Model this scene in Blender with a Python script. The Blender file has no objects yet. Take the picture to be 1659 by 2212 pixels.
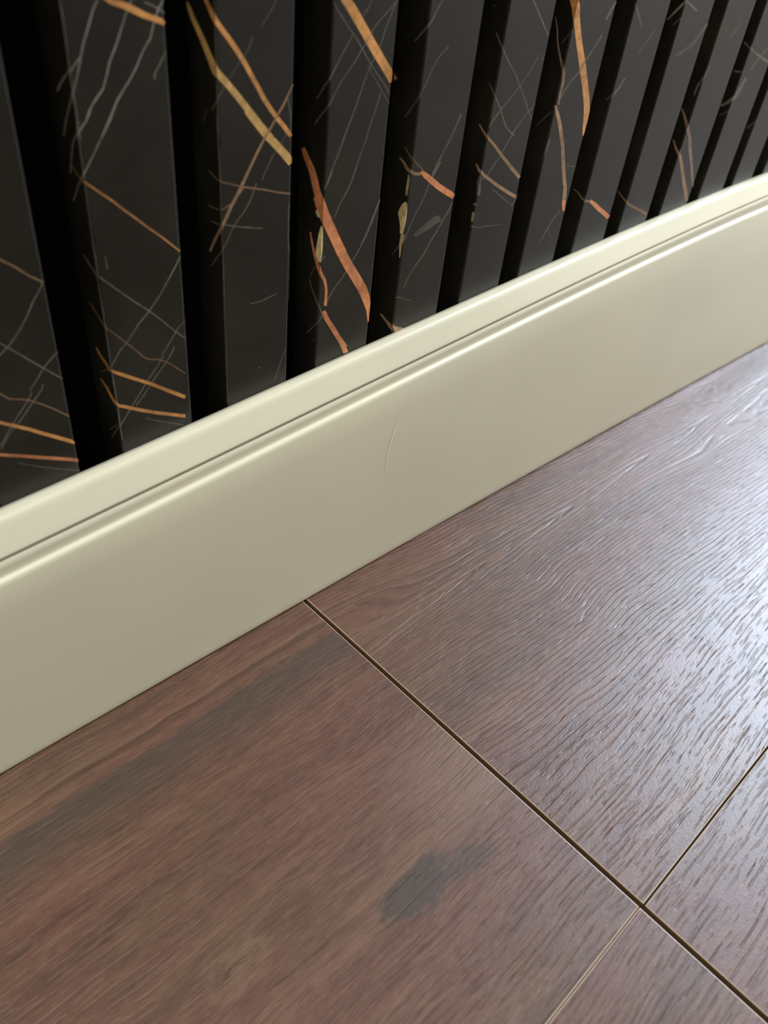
import bpy, bmesh, math, random
from mathutils import Matrix, Vector

# ---------------------------------------------------------------- camera
scn = bpy.context.scene
col = scn.collection
cam_data = bpy.data.cameras.new('camera')
cam = bpy.data.objects.new('camera', cam_data)
col.objects.link(cam)
X = Vector((0.718870, -0.687961, 0.099678)); Yd = Vector((-0.395294, -0.522512, -0.755463)); Fw = Vector((0.571812, 0.503677, -0.647565))
cam.matrix_world = Matrix(((X.x, -Yd.x, -Fw.x, 0.0),
                           (X.y, -Yd.y, -Fw.y, -0.155528),
                           (X.z, -Yd.z, -Fw.z, 0.204439),
                           (0, 0, 0, 1)))
cam_data.sensor_fit = 'VERTICAL'
cam_data.sensor_height = 36.0
cam_data.sensor_width = 27.0
cam_data.lens = 27.9016
cam_data.clip_start = 0.01
cam_data.dof.use_dof = True
cam_data.dof.focus_distance = 0.255
cam_data.dof.aperture_fstop = 15.0
scn.camera = cam

# ---------------------------------------------------------------- light and exposure
scn.view_settings.view_transform = 'Standard'
scn.view_settings.look = 'None'
scn.view_settings.gamma = 1.0
scn.view_settings.use_curve_mapping = False
scn.view_settings.exposure = -0.38

world = bpy.data.worlds.new('room_light')
scn.world = world
world.use_nodes = True
bg = world.node_tree.nodes['Background']
bg.inputs['Color'].default_value = (1.0, 0.98, 0.87, 1)
bg.inputs['Strength'].default_value = 0.20


def area(name, loc, target, sx, sy, power, color):
    d = bpy.data.lights.new(name, 'AREA')
    d.shape = 'RECTANGLE'; d.size = sx; d.size_y = sy
    d.energy = power; d.color = color
    o = bpy.data.objects.new(name, d)
    col.objects.link(o)
    o.location = loc
    o.rotation_euler = (Vector(target) - Vector(loc)).to_track_quat('-Z', 'Y').to_euler()
    return o


# daylight window at the far right end of the wall, and the ceiling lamp of the room
area('window_daylight', (2.05, -0.12, 1.32), (0.3, -0.1, 0.0), 0.8, 0.95, 128.0, (0.68, 0.82, 1.0))
area('added_right_fill', (2.3, -1.1, 0.9), (0.4, 0.0, 0.1), 1.2, 1.7, 20.0, (1.0, 0.95, 0.84))  # added fill with no known source, brightens the slats and skirting at right
area('ceiling_light', (-0.45, -0.62, 2.3), (0.1, -0.1, 0.0), 0.9, 0.9, 47.0, (1.0, 0.86, 0.71))


# ---------------------------------------------------------------- helpers
def tag(o, label=None, cat=None, group=None, kind=None):
    if label: o['label'] = label
    if cat: o['category'] = cat
    if group: o['group'] = group
    if kind: o['kind'] = kind
    return o


def link(name, me, parent=None):
    o = bpy.data.objects.new(name, me)
    col.objects.link(o)
    if parent: o.parent = parent
    return o


class NT:
    """small expression helper over a node tree"""
    def __init__(self, name):
        self.m = bpy.data.materials.new(name)
        self.m.use_nodes = True
        self.t = self.m.node_tree
        self.t.nodes.clear()
        self.out = self.t.nodes.new('ShaderNodeOutputMaterial')

    def n(self, kind, **kw):
        nd = self.t.nodes.new(kind)
        for k, v in kw.items():
            setattr(nd, k, v)
        return nd

    def put(self, sock, v):
        if hasattr(v, 'is_linked') or hasattr(v, 'links'):
            self.t.links.new(v, sock)
        else:
            sock.default_value = v

    def math(self, op, a, b=0.0, c=0.0, clamp=False):
        nd = self.n('ShaderNodeMath', operation=op, use_clamp=clamp)
        self.put(nd.inputs[0], a); self.put(nd.inputs[1], b)
        if len(nd.inputs) > 2: self.put(nd.inputs[2], c)
        return nd.outputs[0]

    def add(self, a, b): return self.math('ADD', a, b)
    def sub(self, a, b): return self.math('SUBTRACT', a, b)
    def mul(self, a, b): return self.math('MULTIPLY', a, b)

    def ss(self, v, lo, hi, t0=0.0, t1=1.0):
        nd = self.n('ShaderNodeMapRange', interpolation_type='SMOOTHSTEP')
        self.put(nd.inputs[0], v)
        nd.inputs[1].default_value = lo; nd.inputs[2].default_value = hi
        nd.inputs[3].default_value = t0; nd.inputs[4].default_value = t1
        return nd.outputs[0]

    def xyz(self, x, y, z):
        nd = self.n('ShaderNodeCombineXYZ')
        self.put(nd.inputs[0], x); self.put(nd.inputs[1], y); self.put(nd.inputs[2], z)
        return nd.outputs[0]

    def noise(self, vec, scale=1.0, detail=2.0, rough=0.5, color=False):
        nd = self.n('ShaderNodeTexNoise')
        self.put(nd.inputs['Vector'], vec)
        nd.inputs['Scale'].default_value = scale
        nd.inputs['Detail'].default_value = detail
        nd.inputs['Roughness'].default_value = rough
        return nd.outputs['Color' if color else 'Fac']

    def mix(self, f, a, b, blend='MIX'):
        nd = self.n('ShaderNodeMix', data_type='RGBA', blend_type=blend)
        self.put(nd.inputs[0], f)
        for s, v in ((nd.inputs[6], a), (nd.inputs[7], b)):
            self.put(s, v if not isinstance(v, tuple) else (v[0], v[1], v[2], 1))
        return nd.outputs[2]

    def pos(self):
        g = self.n('ShaderNodeNewGeometry')
        s = self.n('ShaderNodeSeparateXYZ')
        self.t.links.new(g.outputs['Position'], s.inputs[0])
        return g.outputs['Position'], s.outputs[0], s.outputs[1], s.outputs[2]

    def bump(self, h, dist, strength=1.0):
        nd = self.n('ShaderNodeBump')
        nd.inputs['Strength'].default_value = strength
        nd.inputs['Distance'].default_value = dist
        self.put(nd.inputs['Height'], h)
        return nd.outputs[0]

    def pbr(self, **kw):
        nd = self.n('ShaderNodeBsdfPrincipled')
        for k, v in kw.items():
            k = k.replace('_', ' ')
            self.put(nd.inputs[k], (v + (1,)) if isinstance(v, tuple) else v)
        return nd

    def done(self, sh):
        self.t.links.new(sh, self.out.inputs['Surface'])
        return self.m


# ---------------------------------------------------------------- materials
def mat_marble():
    t = NT('black_marble_film')
    p, x, y, z = t.pos()
    n1 = t.noise(p, 26, 5, .6)
    n2 = t.noise(p, 9, 3, .5)
    n3 = t.noise(p, 1400, 2, .6)
    c = t.mix(t.ss(n1, .42, .72), (.0118, .0117, .0078), (.0240, .0232, .0155))
    c = t.mix(t.mul(t.ss(n2, .55, .75), .5), c, (.026, .023, .018))
    d = t.noise(p, 330, 1, .5)
    c = t.mix(t.mul(t.ss(d, .80, .84), .55), c, (.30, .29, .25))
    r = t.add(t.mul(n1, .14), .38)
    b = t.pbr(Base_Color=c, Roughness=r, IOR=1.48, Normal=t.bump(n3, .00002, .35))
    return t.done(b.outputs[0])


def mat_vein():
    t = NT('marble_vein_print')
    p, x, y, z = t.pos()
    a = t.n('ShaderNodeAttribute', attribute_name='vein')
    n1 = t.noise(p, 420, 3, .6)
    n2 = t.noise(p, 90, 2, .5)
    v = t.add(t.mul(t.ss(n1, .3, .7), .35), t.add(t.mul(t.ss(n2, .35, .65), .35), .58))
    c = t.mix(1.0, a.outputs['Color'], t.xyz(v, v, v), 'MULTIPLY')
    b = t.pbr(Base_Color=c, Roughness=.36, IOR=1.48)
    tr = t.n('ShaderNodeBsdfTransparent')
    mx = t.n('ShaderNodeMixShader')
    al = t.mul(a.outputs['Alpha'], t.ss(t.noise(p, 260, 3, .65), .22, .48, .62, 1.0))
    t.put(mx.inputs[0], al)
    t.t.links.new(tr.outputs[0], mx.inputs[1]); t.t.links.new(b.outputs[0], mx.inputs[2])
    return t.done(mx.outputs[0])


def mat_plain(name, color, rough=.5, **kw):
    t = NT(name)
    p, x, y, z = t.pos()
    n1 = t.noise(p, 60, 3, .5)
    c = t.mix(t.mul(n1, .25), color, tuple(v * .85 for v in color))
    b = t.pbr(Base_Color=c, Roughness=rough, **kw)
    return t.done(b.outputs[0])


def mat_skirting():
    t = NT('cream_satin_plastic')
    p, x, y, z = t.pos()
    n1 = t.noise(p, 18, 2, .5)
    n2 = t.noise(t.xyz(t.mul(x, 8), y, t.mul(z, 60)), 1, 2, .5)
    c = t.mix(t.ss(n1, .3, .7), (.735, .718, .545), (.700, .688, .528))
    h = t.add(t.noise(p, 1800, 2, .5), t.mul(n2, 2.0))
    b = t.pbr(Base_Color=c, Roughness=.33, IOR=1.5, Normal=t.bump(h, .00002, .25))
    b.inputs['Coat Weight'].default_value = .35
    b.inputs['Coat Roughness'].default_value = .12
    return t.done(b.outputs[0])


def mat_wood(name, seed, light, patches=False, cathedral=False, relief=1.0, dark=.24):
    t = NT(name)
    p, x, y, z = t.pos()
    sx = t.add(x, seed * 3.7); sy = t.add(y, seed * 1.3)
    # gentle meander of the grain
    w1 = t.sub(t.noise(t.xyz(t.mul(sx, 14), t.mul(sy, 26), seed), 1, 2, .5), .5)
    w2 = t.sub(t.noise(t.xyz(t.mul(sx, 55), t.mul(sy, 90), seed + 4.), 1, 2, .5), .5)
    yw = t.add(y, t.add(t.mul(w1, .007), t.mul(w2, .0012)))
    if cathedral:
        v0 = t.sub(y, -.0420)
        away = t.mul(t.ss(t.math('ABSOLUTE', v0), .004, .018), t.ss(y, -.125, -.095))
        jog = t.mul(t.ss(x, .196, .217), t.mul(t.ss(y, -.10, -.078), t.ss(y, -.044, -.056)))
        v = t.add(t.sub(yw, -.0420), t.sub(t.mul(t.mul(t.sub(x, .24), away), .080), t.mul(jog, .0030)))
        g = t.math('SQRT', t.add(t.mul(v, v), .0018 ** 2))
        f = t.add(g, t.mul(t.sub(x, .2), .030))
    else:
        f = yw
    ph = t.mul(f, 2 * math.pi / .00175)
    ph = t.add(ph, t.mul(t.noise(t.xyz(t.mul(x, 9), t.mul(f, 170), 2.), 1, 1, .5), 7.0))
    s = t.math('SINE', ph)
    groove = t.ss(s, .45, .98)
    row = t.math('FLOOR', t.add(t.mul(ph, 1 / (2 * math.pi)), .25))
    dash = t.noise(t.xyz(t.mul(sx, 75), t.mul(row, 7.31), seed), 1, 2, .6)
    if cathedral: dash = t.add(dash, t.ss(y, -.125, -.085, .0, .12))
    dashm = t.ss(dash, .42, .58)
    groove = t.mul(groove, dashm)
    # short open pores between the grain lines
    pr = t.noise(t.xyz(t.mul(sx, 120), t.mul(f, 1500), seed + 9), 1, 1, .5)
    pore = t.ss(pr, .60, .70)
    rel = t.add(groove, t.mul(pore, .6))
    # printed colour
    a1 = t.noise(t.xyz(t.mul(sx, 10), t.mul(f, 160), seed), 1, 5, .6)
    a2 = t.noise(t.xyz(t.mul(sx, 95), t.mul(f, 1000), seed + 2), 1, 5, .75)
    a3 = t.noise(t.xyz(t.mul(sx, 14), t.mul(yw, 30), seed + 5), 1, 3, .5)
    a4 = t.noise(t.xyz(t.mul(sx, 200), t.mul(yw, 520), seed + 6), 1, 5, .75)
    L = light
    red = (.142 * L, .062 * L, .039 * L); brown = (.124 * L, .064 * L, .036 * L)
    pale = (.205 * L, .108 * L, .064 * L); deep = (.062 * L, .029 * L, .017 * L)
    c = t.mix(t.ss(a3, .38, .62), red, brown)
    c = t.mix(t.mul(t.ss(a1, .50, .75), .75), c, pale)
    c = t.mix(t.mul(t.ss(a1, .50, .28), .55), c, deep)
    c = t.mix(t.mul(t.ss(a2, .51, .66), .55), c, pale)
    c = t.mix(t.mul(t.ss(a2, .47, .32), .62), c, deep)
    c = t.mix(t.mul(t.ss(a4, .50, .66), .38), c, pale)
    c = t.mix(t.mul(t.ss(a4, .47, .32), .35), c, deep)
    if patches:
        grey = (.046, .033, .024)
        ywl = t.add(y, t.add(t.mul(w2, .0030), t.mul(w1, .0025)))
        fine = t.mul(t.sub(a1, .5), .010)
        # long smoky streak of the print with a crisp upper edge
        e1 = t.ss(ywl, -.0302, -.0318)
        e2 = t.ss(t.add(t.add(ywl, fine), t.mul(w1, .010)), -.050, -.037)
        m = t.mul(t.mul(e1, e2), t.ss(x, -.05, .0, .6, 1.0))
        c = t.mix(t.mul(m, t.ss(a2, .2, .7, .90, .50)), c, grey)
        e1 = t.ss(ywl, -.0248, -.0254); e2 = t.ss(ywl, -.0285, -.0256)
        c = t.mix(t.mul(t.mul(e1, e2), .75), c, deep)
        e1 = t.ss(ywl, -.0218, -.0248); e2 = t.ss(ywl, -.0245, -.0251, 1.0, 0.0)
        e2 = t.ss(ywl, -.0254, -.0247)
        c = t.mix(t.mul(t.mul(e1, e2), .45), c, pale)
        # dark knot mark of the print
        u = t.add(x, t.mul(w2, .012))
        def blob(cx, cy, ang, la, lb, soft):
            ca, sa = math.cos(ang), math.sin(ang)
            dx = t.sub(u, cx); dy = t.sub(ywl, cy)
            p1 = t.mul(t.add(t.mul(dx, ca), t.mul(dy, sa)), 1 / la)
            p2 = t.mul(t.sub(t.mul(dy, ca), t.mul(dx, sa)), 1 / lb)
            rr = t.math('SQRT', t.add(t.mul(p1, p1), t.mul(p2, p2)))
            rr = t.add(rr, t.mul(t.sub(a4, .5), 1.7))
            return t.ss(rr, 1.0 + soft, 1.0 - soft)
        k1 = blob(.0852, -.1085, -.12, .0105, .0062, .22)
        k2 = blob(.0985, -.1130, -.18, .0080, .0040, .45)
        cut = t.ss(ywl, -.1040, -.1050)
        km = t.mul(t.math('MAXIMUM', k1, t.mul(k2, .8)), cut)
        c = t.mix(t.mul(km, .82), c, grey)
        e1 = t.ss(ywl, -.0995, -.1032); e2 = t.ss(ywl, -.1046, -.1038)
        e3 = t.mul(t.ss(u, .056, .070), t.ss(u, .110, .090))
        c = t.mix(t.mul(t.mul(t.mul(e1, e2), e3), .5), c, (.165, .088, .048))
        # pale ray flecks and a tan streak at the wall end
        e3 = t.mul(t.mul(t.ss(u, .031, .034), t.ss(u, .050, .044)), t.mul(t.ss(ywl, -.101, -.098), t.ss(ywl, -.088, -.091)))
        c = t.mix(t.mul(t.mul(e3, t.ss(a4, .35, .6)), .6), c, (.150, .090, .052))
        e3 = t.mul(t.ss(x, .035, -.005), t.mul(t.ss(ywl, -.031, -.026), t.ss(ywl, -.019, -.023)))
        c = t.mix(t.mul(e3, .55), c, (.185, .098, .046))
        e3 = t.mul(t.ss(x, .085, .115), t.mul(t.ss(ywl, -.115, -.095), t.ss(ywl, -.070, -.085)))
        c = t.mix(t.mul(e3, .35), c, (.19, .118, .074))
    c = t.mix(t.mul(rel, dark), c, (.060 * L, .032 * L, .024 * L))
    fine = t.noise(t.xyz(t.mul(x, 900), t.mul(y, 1800), seed), 1, 3, .6)
    h = t.sub(t.mul(fine, .50), rel)
    h = t.add(h, t.mul(a1, .35))
    r = t.add(t.mul(a2, .10), .365)
    b = t.pbr(Base_Color=c, Roughness=r, IOR=1.60, Normal=t.bump(h, .00022 * relief, 1.0))
    return t.done(b.outputs[0])


M_marble = mat_marble()
M_vein = mat_vein()
M_skirt = mat_skirting()
M_scratch = mat_plain('scuffed_plastic', (.90, .87, .74), .45)
M_black = mat_plain('matt_black_backing', (.0035, .0035, .0035), 1.0, Specular_IOR_Level=0.0)
M_wall = mat_plain('plaster', (.55, .53, .48), .8)
M_core = mat_plain('fibreboard_core', (.16, .10, .05), .8)
M_edge = mat_plain('plank_edge_highlight', (.44, .34, .25), .4)  # pale colour paints in the highlight along the plank lips

# ---------------------------------------------------------------- slatted wall panel
LX = {0: .0421, 1: .0738, 2: .106, 3: .1373, 4: .169, 5: .2003, 6: .232, 7: .2641, 8: .2955, 9: .327, 10: .3592, 11: .3910, 12: .4228}
RX = {0: .0621, 1: .0945, 2: .1265, 3: .158, 4: .1896, 5: .2214, 6: .2528, 7: .2858, 8: .3167, 9: .35, 10: .3825, 11: .4115, 12: .4433}
DEPTH = .010
TOP = 2.4
VCOL = dict(g=(.31, .305, .255), w=(.42, .42, .36), o=(.80, .40, .135), c=(.80, .33, .145), y=(.80, .52, .19),
            t=(.50, .32, .18), b=(.95, .82, .42), p=(.46, .33, .26))
VEINS = [(0,'f','t',0.75,[[5366,13464,5352,13450,5339,13436],[5438,13392,5425,13377,5412,13362],[5518,13327,5506,13311,5494,13296],[5599,13261,5587,13245,5575,13229],[5682,13193,5670,13178,5657,13162],[5761,13118,5747,13104,5734,13090],[5834,13036,5821,13023,5808,13010],[5910,12958,5898,12944,5887,12930],[5996,12890,5986,12875,5975,12861],[6085,12820,6074,12806,6064,12791],[6174,12750,6164,12735,6153,12720]]),
(0,'f','g',0.6,[[6193,12747,6180,12756,6166,12764],[6139,12648,6125,12657,6112,12667],[6076,12554,6063,12565,6051,12575],[6000,12470,5989,12482,5977,12493],[5926,12388,5914,12399,5902,12410],[5864,12295,5851,12305,5838,12316],[5801,12201,5788,12211,5775,12221],[5737,12106,5725,12117,5712,12127],[5668,12015,5656,12027,5644,12038],[5599,11925,5587,11936,5575,11948],[5529,11834,5518,11846,5506,11858],[5449,11753,5439,11766,5428,11779],[5370,11673,5359,11686,5348,11699],[5290,11592,5280,11606,5270,11620],[5200,11523,5191,11538,5182,11553],[5109,11460,5100,11475,5092,11490],[5018,11397,5009,11412,5001,11427],[4927,11334,4919,11349,4910,11364]]),
(0,'f','g',0.65,[[4992,11757,4982,11746,4971,11734],[5064,11673,5053,11661,5043,11649],[5141,11593,5131,11581,5121,11568],[5219,11511,5209,11499,5198,11487],[5296,11426,5285,11414,5275,11401],[5374,11340,5363,11327,5352,11315],[5452,11252,5441,11240,5430,11227],[5532,11164,5521,11152,5510,11139],[5613,11075,5602,11063,5591,11050],[5695,10985,5684,10973,5673,10960],[5777,10894,5766,10881,5755,10868],[5862,10802,5851,10789,5840,10776],[5948,10711,5937,10697,5926,10684],[6035,10618,6024,10604,6013,10591],[6124,10524,6113,10510,6102,10497],[6210,10424,6202,10415,6191,10401,1,0]]),
(0,'f','g',0.55,[[6210,11091,6204,11101,6193,11117,1,0],[6122,11017,6112,11033,6101,11048],[6030,10948,6020,10964,6010,10980],[5939,10881,5928,10896,5918,10912],[5853,10807,5841,10822,5830,10837],[5777,10720,5765,10734,5753,10748],[5701,10631,5689,10645,5676,10660],[5622,10544,5610,10559,5598,10574],[5540,10461,5529,10476,5517,10491],[5462,10385,5447,10394,5432,10402],[5483,10292,5467,10300,5452,10308],[5405,10194,5392,10208,5380,10222],[5329,10102,5317,10116,5305,10131],[5249,10014,5237,10029,5226,10045],[5166,9930,5155,9946,5144,9961],[5084,9847,5073,9862,5061,9878],[5004,9761,4992,9776,4980,9791],[4925,9672,4913,9687,4901,9702],[4846,9583,4834,9598,4822,9613],[4771,9489,4759,9504,4747,9519],[4695,9395,4683,9410,4671,9425],[4618,9299,4608,9316,4597,9333],[4521,9237,4514,9252,4506,9267]]),
(0,'f','g',0.5,[[5763,10426,5750,10434,5737,10442],[5718,10304,5704,10317,5691,10329],[5632,10220,5621,10236,5609,10251],[5545,10142,5534,10158,5523,10174],[5460,10062,5448,10077,5437,10093],[5379,9976,5367,9991,5355,10006],[5297,9889,5286,9905,5274,9920],[5213,9806,5202,9822,5191,9838],[5127,9725,5116,9742,5105,9758],[5040,9645,5030,9662,5019,9679],[4951,9569,4941,9586,4931,9603],[4861,9496,4851,9513,4841,9530],[4771,9423,4761,9440,4750,9456],[4694,9336,4682,9351,4670,9365],[4623,9236,4612,9249,4600,9262],[4552,9135,4541,9148,4531,9160]]),
(0,'f','t',0.6,[[4770,10618,4757,10604,4744,10590],[4842,10520,4829,10506,4816,10492],[4916,10423,4904,10409,4893,10395],[4993,10339,4986,10322,4979,10306],[5097,10301,5093,10283,5089,10265],[5205,10258,5200,10240,5196,10222],[5312,10206,5306,10189,5301,10171],[5418,10144,5410,10128,5403,10111],[5516,10063,5508,10047,5499,10032],[5615,9982,5607,9966,5598,9951],[5715,9899,5706,9883,5697,9868],[5813,9810,5804,9794,5794,9779],[5913,9719,5903,9704,5893,9689],[6010,9621,5999,9606,5989,9591],[6106,9521,6096,9506,6085,9491],[6205,9420,6194,9405,6183,9390]]),
(0,'f','o',0.85,[[4596,9935,4580,9902,4565,9868],[4665,9887,4648,9851,4632,9814],[4734,9838,4718,9800,4701,9763],[4804,9788,4787,9750,4770,9711],[4875,9738,4858,9699,4841,9659],[4946,9688,4929,9648,4911,9607],[5018,9637,5001,9596,4983,9556],[5090,9585,5073,9544,5055,9503],[5163,9533,5146,9492,5128,9451],[5238,9480,5219,9439,5201,9399],[5311,9422,5292,9382,5272,9341],[5384,9363,5364,9323,5344,9282],[5458,9304,5437,9263,5416,9221],[5531,9245,5510,9202,5490,9160],[5606,9186,5585,9142,5565,9098],[5682,9128,5661,9083,5641,9038],[5759,9070,5738,9024,5717,8978],[5836,9010,5815,8963,5794,8916],[5915,8950,5893,8902,5871,8855],[5993,8887,5971,8839,5949,8792],[6072,8823,6050,8776,6027,8728],[6152,8760,6129,8712,6107,8664],[6210,8648,6209,8647,6187,8599,1,0]]),
(0,'f','c',0.75,[[4414,9125,4403,9086,4392,9048],[4490,9087,4479,9045,4467,9004],[4567,9047,4555,9005,4544,8962],[4644,9007,4633,8964,4622,8922],[4722,8966,4711,8923,4700,8880],[4800,8925,4789,8882,4778,8839],[4880,8884,4869,8841,4857,8797],[4960,8842,4948,8799,4937,8755],[5040,8799,5029,8755,5017,8711],[5121,8756,5109,8711,5098,8667],[5203,8712,5191,8667,5179,8621],[5285,8668,5273,8622,5261,8576],[5368,8624,5356,8577,5344,8530],[5451,8579,5439,8532,5427,8484],[5535,8535,5523,8487,5512,8439],[5620,8490,5609,8442,5597,8393],[5706,8444,5694,8396,5683,8347],[5792,8399,5781,8350,5770,8301],[5880,8353,5868,8304,5857,8254],[5968,8306,5956,8257,5944,8207],[6056,8256,6044,8207,6032,8158],[6145,8207,6133,8158,6121,8108],[6210,8157,6210,8107,6210,8058]]),
(0,'f','g',0.35,[[4805,8685,4800,8672,4795,8659],[4911,8608,4906,8594,4900,8580],[5019,8531,5013,8515,5008,8499],[5130,8458,5124,8442,5119,8425],[5242,8385,5237,8369,5232,8352],[5357,8312,5351,8295,5346,8278],[5472,8237,5467,8220,5462,8203],[5590,8168,5586,8151,5581,8133],[5710,8097,5706,8080,5701,8062],[5832,8026,5827,8009,5823,7991],[5955,7954,5950,7936,5946,7918],[6080,7886,6076,7868,6072,7850],[6208,7821,6204,7802,6200,7784]]),
(0,'f','g',0.35,[[6210,14299,6207,14297,6186,14283,1,0],[6210,14272,6207,14270,6204,14268,1,0],[6210,14268,6210,14260,6210,14253]]),
(1,'f','g',0.5,[[7401,17659,7391,17658,7382,17657],[7405,17583,7394,17582,7383,17580],[7408,17505,7396,17504,7385,17503],[7411,17427,7398,17426,7386,17425],[7413,17349,7399,17348,7386,17346],[7415,17269,7400,17268,7386,17267],[7414,17189,7400,17188,7386,17187],[7414,17109,7400,17108,7387,17107],[7413,17028,7400,17027,7387,17026],[7412,16946,7400,16945,7387,16944],[7411,16863,7399,16863,7386,16862],[7409,16780,7397,16780,7385,16779],[7408,16697,7396,16696,7383,16695],[7407,16612,7394,16612,7381,16611],[7405,16527,7392,16527,7380,16526,0,1],[7405,16442,7393,16442,7380,16441],[7408,16356,7395,16356,7383,16355],[7411,16270,7398,16269,7385,16268],[7413,16182,7401,16182,7388,16181],[7415,16094,7402,16094,7389,16093],[7417,16005,7404,16005,7391,16004],[7418,15916,7406,15915,7393,15915],[7419,15825,7406,15825,7393,15825],[7417,15734,7404,15734,7391,15734],[7415,15643,7402,15643,7389,15643],[7413,15551,7400,15550,7387,15550],[7418,15459,7405,15458,7392,15457],[7436,15368,7423,15366,7410,15364]]),
(1,'s','g',0.55,[[0,16166,9,16163,19,16160,1,0],[0,16096,0,16087,0,16078]]),
(1,'s','g',0.55,[[0,15649,0,15641,0,15633],[0,15539,3,15538,5,15537,1,0],[0,15446,6,15444,12,15442,1,0],[0,15353,9,15350,17,15347,1,0],[0,15259,11,15255,22,15251,1,0],[0,15164,14,15159,27,15155,1,0],[0,15068,4,15067,32,15057,1,0],[0,14971,2,14971,30,14961,1,0],[0,14874,14,14869,28,14864,1,0],[0,14776,13,14772,26,14767,1,0],[0,14677,12,14673,24,14669,1,0],[0,14578,1,14577,30,14567,1,0],[0,14477,11,14474,40,14463,1,0],[0,14376,15,14371,44,14360,1,0],[0,14274,16,14268,45,14257,1,0],[0,14171,16,14165,46,14154,1,0],[0,14067,17,14061,46,14049,1,0],[0,13963,19,13955,48,13944,1,0],[0,13857,21,13849,51,13837,1,0],[0,13751,23,13741,53,13729,1,0],[0,13643,25,13633,55,13621,1,0],[0,13535,26,13524,57,13512,1,0],[0,13426,26,13415,56,13402,1,0],[0,13316,26,13305,56,13292,1,0],[0,13205,25,13194,56,13180,1,0],[0,13093,25,13082,56,13068,1,0],[0,12980,19,12971,50,12957,1,0],[0,12866,13,12860,44,12845,1,0],[0,12751,7,12747,38,12733,1,0],[0,12635,1,12634,32,12620,1,0]]),
(1,'f','g',0.55,[[7397,16168,7384,16167,7380,16166,0,1],[7406,16081,7393,16079,7380,16078],[7415,15993,7402,15991,7389,15990],[7422,15903,7409,15903,7396,15902],[7418,15813,7405,15813,7392,15813],[7413,15722,7400,15722,7387,15722],[7408,15631,7395,15631,7382,15631],[7404,15539,7391,15539,7380,15539,0,1],[7401,15446,7387,15446,7380,15446,0,1],[7398,15353,7385,15353,7380,15353,0,1],[7396,15258,7383,15259,7380,15259,0,1],[7394,15163,7381,15164,7380,15164,0,1],[7392,15068,7386,15068,7380,15068,0,1],[7393,14971,7386,14971,7380,14971,0,1],[7394,14874,7380,14874,7380,14874,0,1],[7395,14776,7381,14776,7380,14776,0,1],[7396,14677,7382,14677,7380,14677,0,1],[7393,14577,7387,14577,7380,14578,0,1],[7389,14477,7384,14477,7380,14477,0,1],[7387,14376,7383,14376,7380,14376,0,1],[7386,14274,7383,14274,7380,14274,0,1],[7386,14171,7383,14171,7380,14171,0,1],[7386,14067,7383,14067,7380,14067,0,1],[7385,13962,7383,13962,7380,13963,0,1],[7384,13857,7382,13857,7380,13857,0,1],[7383,13750,7382,13750,7380,13751,0,1],[7382,13643,7381,13643,7380,13643,0,1],[7382,13535,7381,13535,7380,13535,0,1],[7382,13426,7381,13426,7380,13426,0,1],[7382,13316,7381,13316,7380,13316,0,1],[7382,13204,7381,13205,7380,13205,0,1],[7383,13092,7381,13093,7380,13093,0,1],[7385,12979,7383,12980,7380,12980,0,1],[7388,12865,7384,12865,7380,12866,0,1],[7391,12750,7386,12750,7380,12751,0,1],[7394,12634,7387,12634,7380,12635,0,1]]),
(1,'s','g',0.5,[[0,13053,6,13051,12,13049,1,0],[0,12940,13,12934,26,12929,1,0],[0,12825,9,12821,40,12808,1,0],[0,12709,24,12699,55,12685,1,0],[5,12590,36,12576,67,12562],[3,12474,34,12459,65,12445],[0,12356,32,12341,63,12327],[0,12237,30,12222,61,12207,1,0],[0,12116,28,12102,59,12087,1,0],[0,11994,22,11983,54,11967,1,0],[0,11871,16,11863,48,11847,1,0],[0,11746,9,11742,42,11725,1,0],[0,11621,3,11619,35,11603,1,0],[0,11494,16,11486,32,11478,1,0],[0,11367,14,11359,29,11352,1,0],[0,11238,13,11231,25,11224,1,0],[0,11108,12,11101,24,11095,1,0],[0,10976,11,10970,23,10964,1,0],[0,10844,11,10838,21,10832,1,0],[0,10710,11,10704,22,10698,1,0],[0,10575,14,10567,28,10560,1,0],[0,10438,17,10429,33,10420,1,0],[0,10301,3,10299,37,10279,1,0],[0,10161,12,10154,25,10147,1,0],[0,10021,6,10017,12,10013,1,0],[0,9879,1,9878,2,9878,1,0],[0,9782,0,9761,0,9741]]),
(1,'f','g',0.5,[[7403,13050,7389,13052,7380,13053,0,1],[7397,12937,7382,12939,7380,12940,0,1],[7390,12823,7385,12824,7380,12825,0,1],[7383,12708,7382,12709,7380,12709,0,1],[7380,12593,7380,12595,7380,12596]]),
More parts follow.
